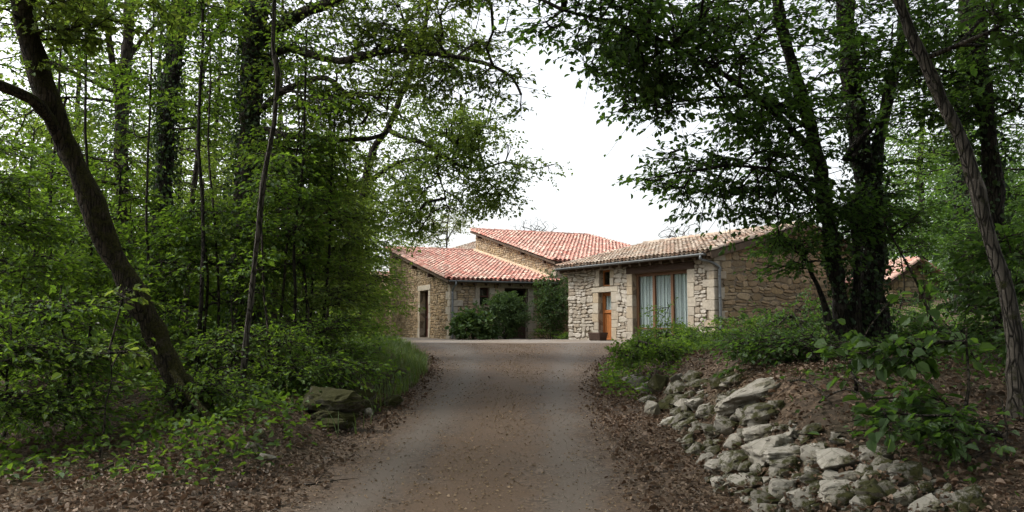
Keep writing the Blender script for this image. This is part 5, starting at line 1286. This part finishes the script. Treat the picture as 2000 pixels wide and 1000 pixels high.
for x, y, k in [(-9, -3, 0), (-12, 3, 1), (-8, -10, 0), (-3, -19, 1), (3, -18, 0), (8, -10, 1), (9.5, -3, 0), (11, 4, 1), (14, 9, 0), (-15, 9, 1), (-14, -6, 0), (14, -6, 1), (0, -24, 0), (-8, -20, 1), (9, -19, 0)]:  # copies added out of view to block low light from sides and behind
    dup(bt[k], (x, y, hz(x, y) - .1), R4.uniform(0, 6.28), R4.uniform(.85, 1.1), 'slender unseen tree added round the viewpoint to block low sky light', 'unseen trees added round the viewpoint to block low light')

def stick(label, pts, r, bark='bark'):
    w = []
    for u, v, lift in pts: p = RG(u, v); w.append(p + np.array((0, 0, lift)))
    base = w[0]; path = smooth_path(w, .08, .006); V, q = tube_np(path, np.linspace(r, r * .5, len(path)), 7)
    Vs, Fs, off = [V], [q], len(V)
    for k in range(3):
        i = int(len(path) * (.3 + .2 * k)); d_ = unit(path[min(i + 2, len(path) - 1)] - path[i - 1] + rng.normal(0, .06, 3) + np.array((0, 0, .04))); s_ = np.array([path[i] + d_ * t for t in (0, .12, .26)]) + rng.normal(0, .008, (3, 3)) * np.array((0, 1, 1))[:, None].repeat(1, 1)
        V, q = tube_np(s_, np.array((r * .5, r * .35, r * .15)), 5); Vs.append(V); Fs.append(q + off); off += len(V)
    o = link_mesh('fallen_branch', np_mesh('fallen_branch', np.vstack(Vs) - base, [np.vstack(Fs)], True), MAT[bark]); o.location = tuple(float(k) for k in base)
    return tag(o, label, 'dead branch', 'dead branches lying on the verges')
stick('thin dead branch slanting behind the top slab of the rock heap', [(1540, 752, .02), (1580, 775, .1), (1625, 800, .04)], .012)
stick('dry stick lying across the hollow right of the rock heap', [(1600, 795, .03), (1650, 780, .08), (1720, 800, .02)], .010, 'bark_pale')
stick('long bent twig in front of the hazel shoot on the right bank', [(1700, 850, .02), (1760, 830, .12), (1840, 855, .05)], .009, 'bark_pale')
stick('short twig lying on the left half of the lane', [(596, 954, .018), (625, 949, .022), (650, 947, .018)], .008)
stick('grey twig at the edge of the left undergrowth', [(420, 925, .02), (440, 912, .07), (462, 900, .03)], .007, 'bark_pale')
stick('dead branch among the litter under the leaning trunk', [(180, 935, .02), (250, 915, .06), (330, 922, .02)], .012, 'bark')

# ------------------------------------------------------------------ camera and light
cam = bpy.data.cameras.new('camera'); co = bpy.data.objects.new('camera', cam); COL.objects.link(co)
cam.sensor_width = 36; cam.lens = 36 * F / 2000; cam.clip_end = 3000; cam.clip_start = .05
co.location = (0, 0, EYE); co.rotation_euler = (math.pi / 2 + TH, 0, 0); S.camera = co
SUN_EL, SUN_AZ = math.radians(50), math.atan2(-.85, .12)      # azimuth from +y towards +x
sd = bpy.data.lights.new('sun', 'SUN'); sd.energy = 1.1; sd.angle = math.radians(14); sd.color = (1, .94, .85)
so = bpy.data.objects.new('sun', sd); COL.objects.link(so)
dirv = Vector((math.sin(SUN_AZ) * math.cos(SUN_EL), math.cos(SUN_AZ) * math.cos(SUN_EL), math.sin(SUN_EL)))
so.rotation_euler = dirv.to_track_quat('Z', 'Y').to_euler(); so.location = (-20, 5, 40)
w = bpy.data.worlds.new('World'); S.world = w; w.use_nodes = True; nt = w.node_tree; bg = nt.nodes['Background']
sky = nt.nodes.new('ShaderNodeTexSky'); sky.sky_type = 'NISHITA'; sky.sun_disc = False; sky.sun_elevation = SUN_EL; sky.sun_rotation = SUN_AZ
sky.dust_density = 4; sky.air_density = 1.2
hs = nt.nodes.new('ShaderNodeHueSaturation'); hs.inputs['Saturation'].default_value = .22; hs.inputs['Value'].default_value = 1.0
nt.links.new(sky.outputs[0], hs.inputs['Color']); nt.links.new(hs.outputs[0], bg.inputs[0]); bg.inputs[1].default_value = .15
S.view_settings.view_transform = 'Standard'; S.view_settings.look = 'None'; S.view_settings.gamma = 1; S.view_settings.exposure = 1.25
S.cycles.max_bounces = 7; S.cycles.diffuse_bounces = 4; S.cycles.glossy_bounces = 2; S.cycles.transmission_bounces = 4; S.cycles.transparent_max_bounces = 6
S.cycles.use_denoising = True; S.cycles.caustics_reflective = False; S.cycles.caustics_refractive = False
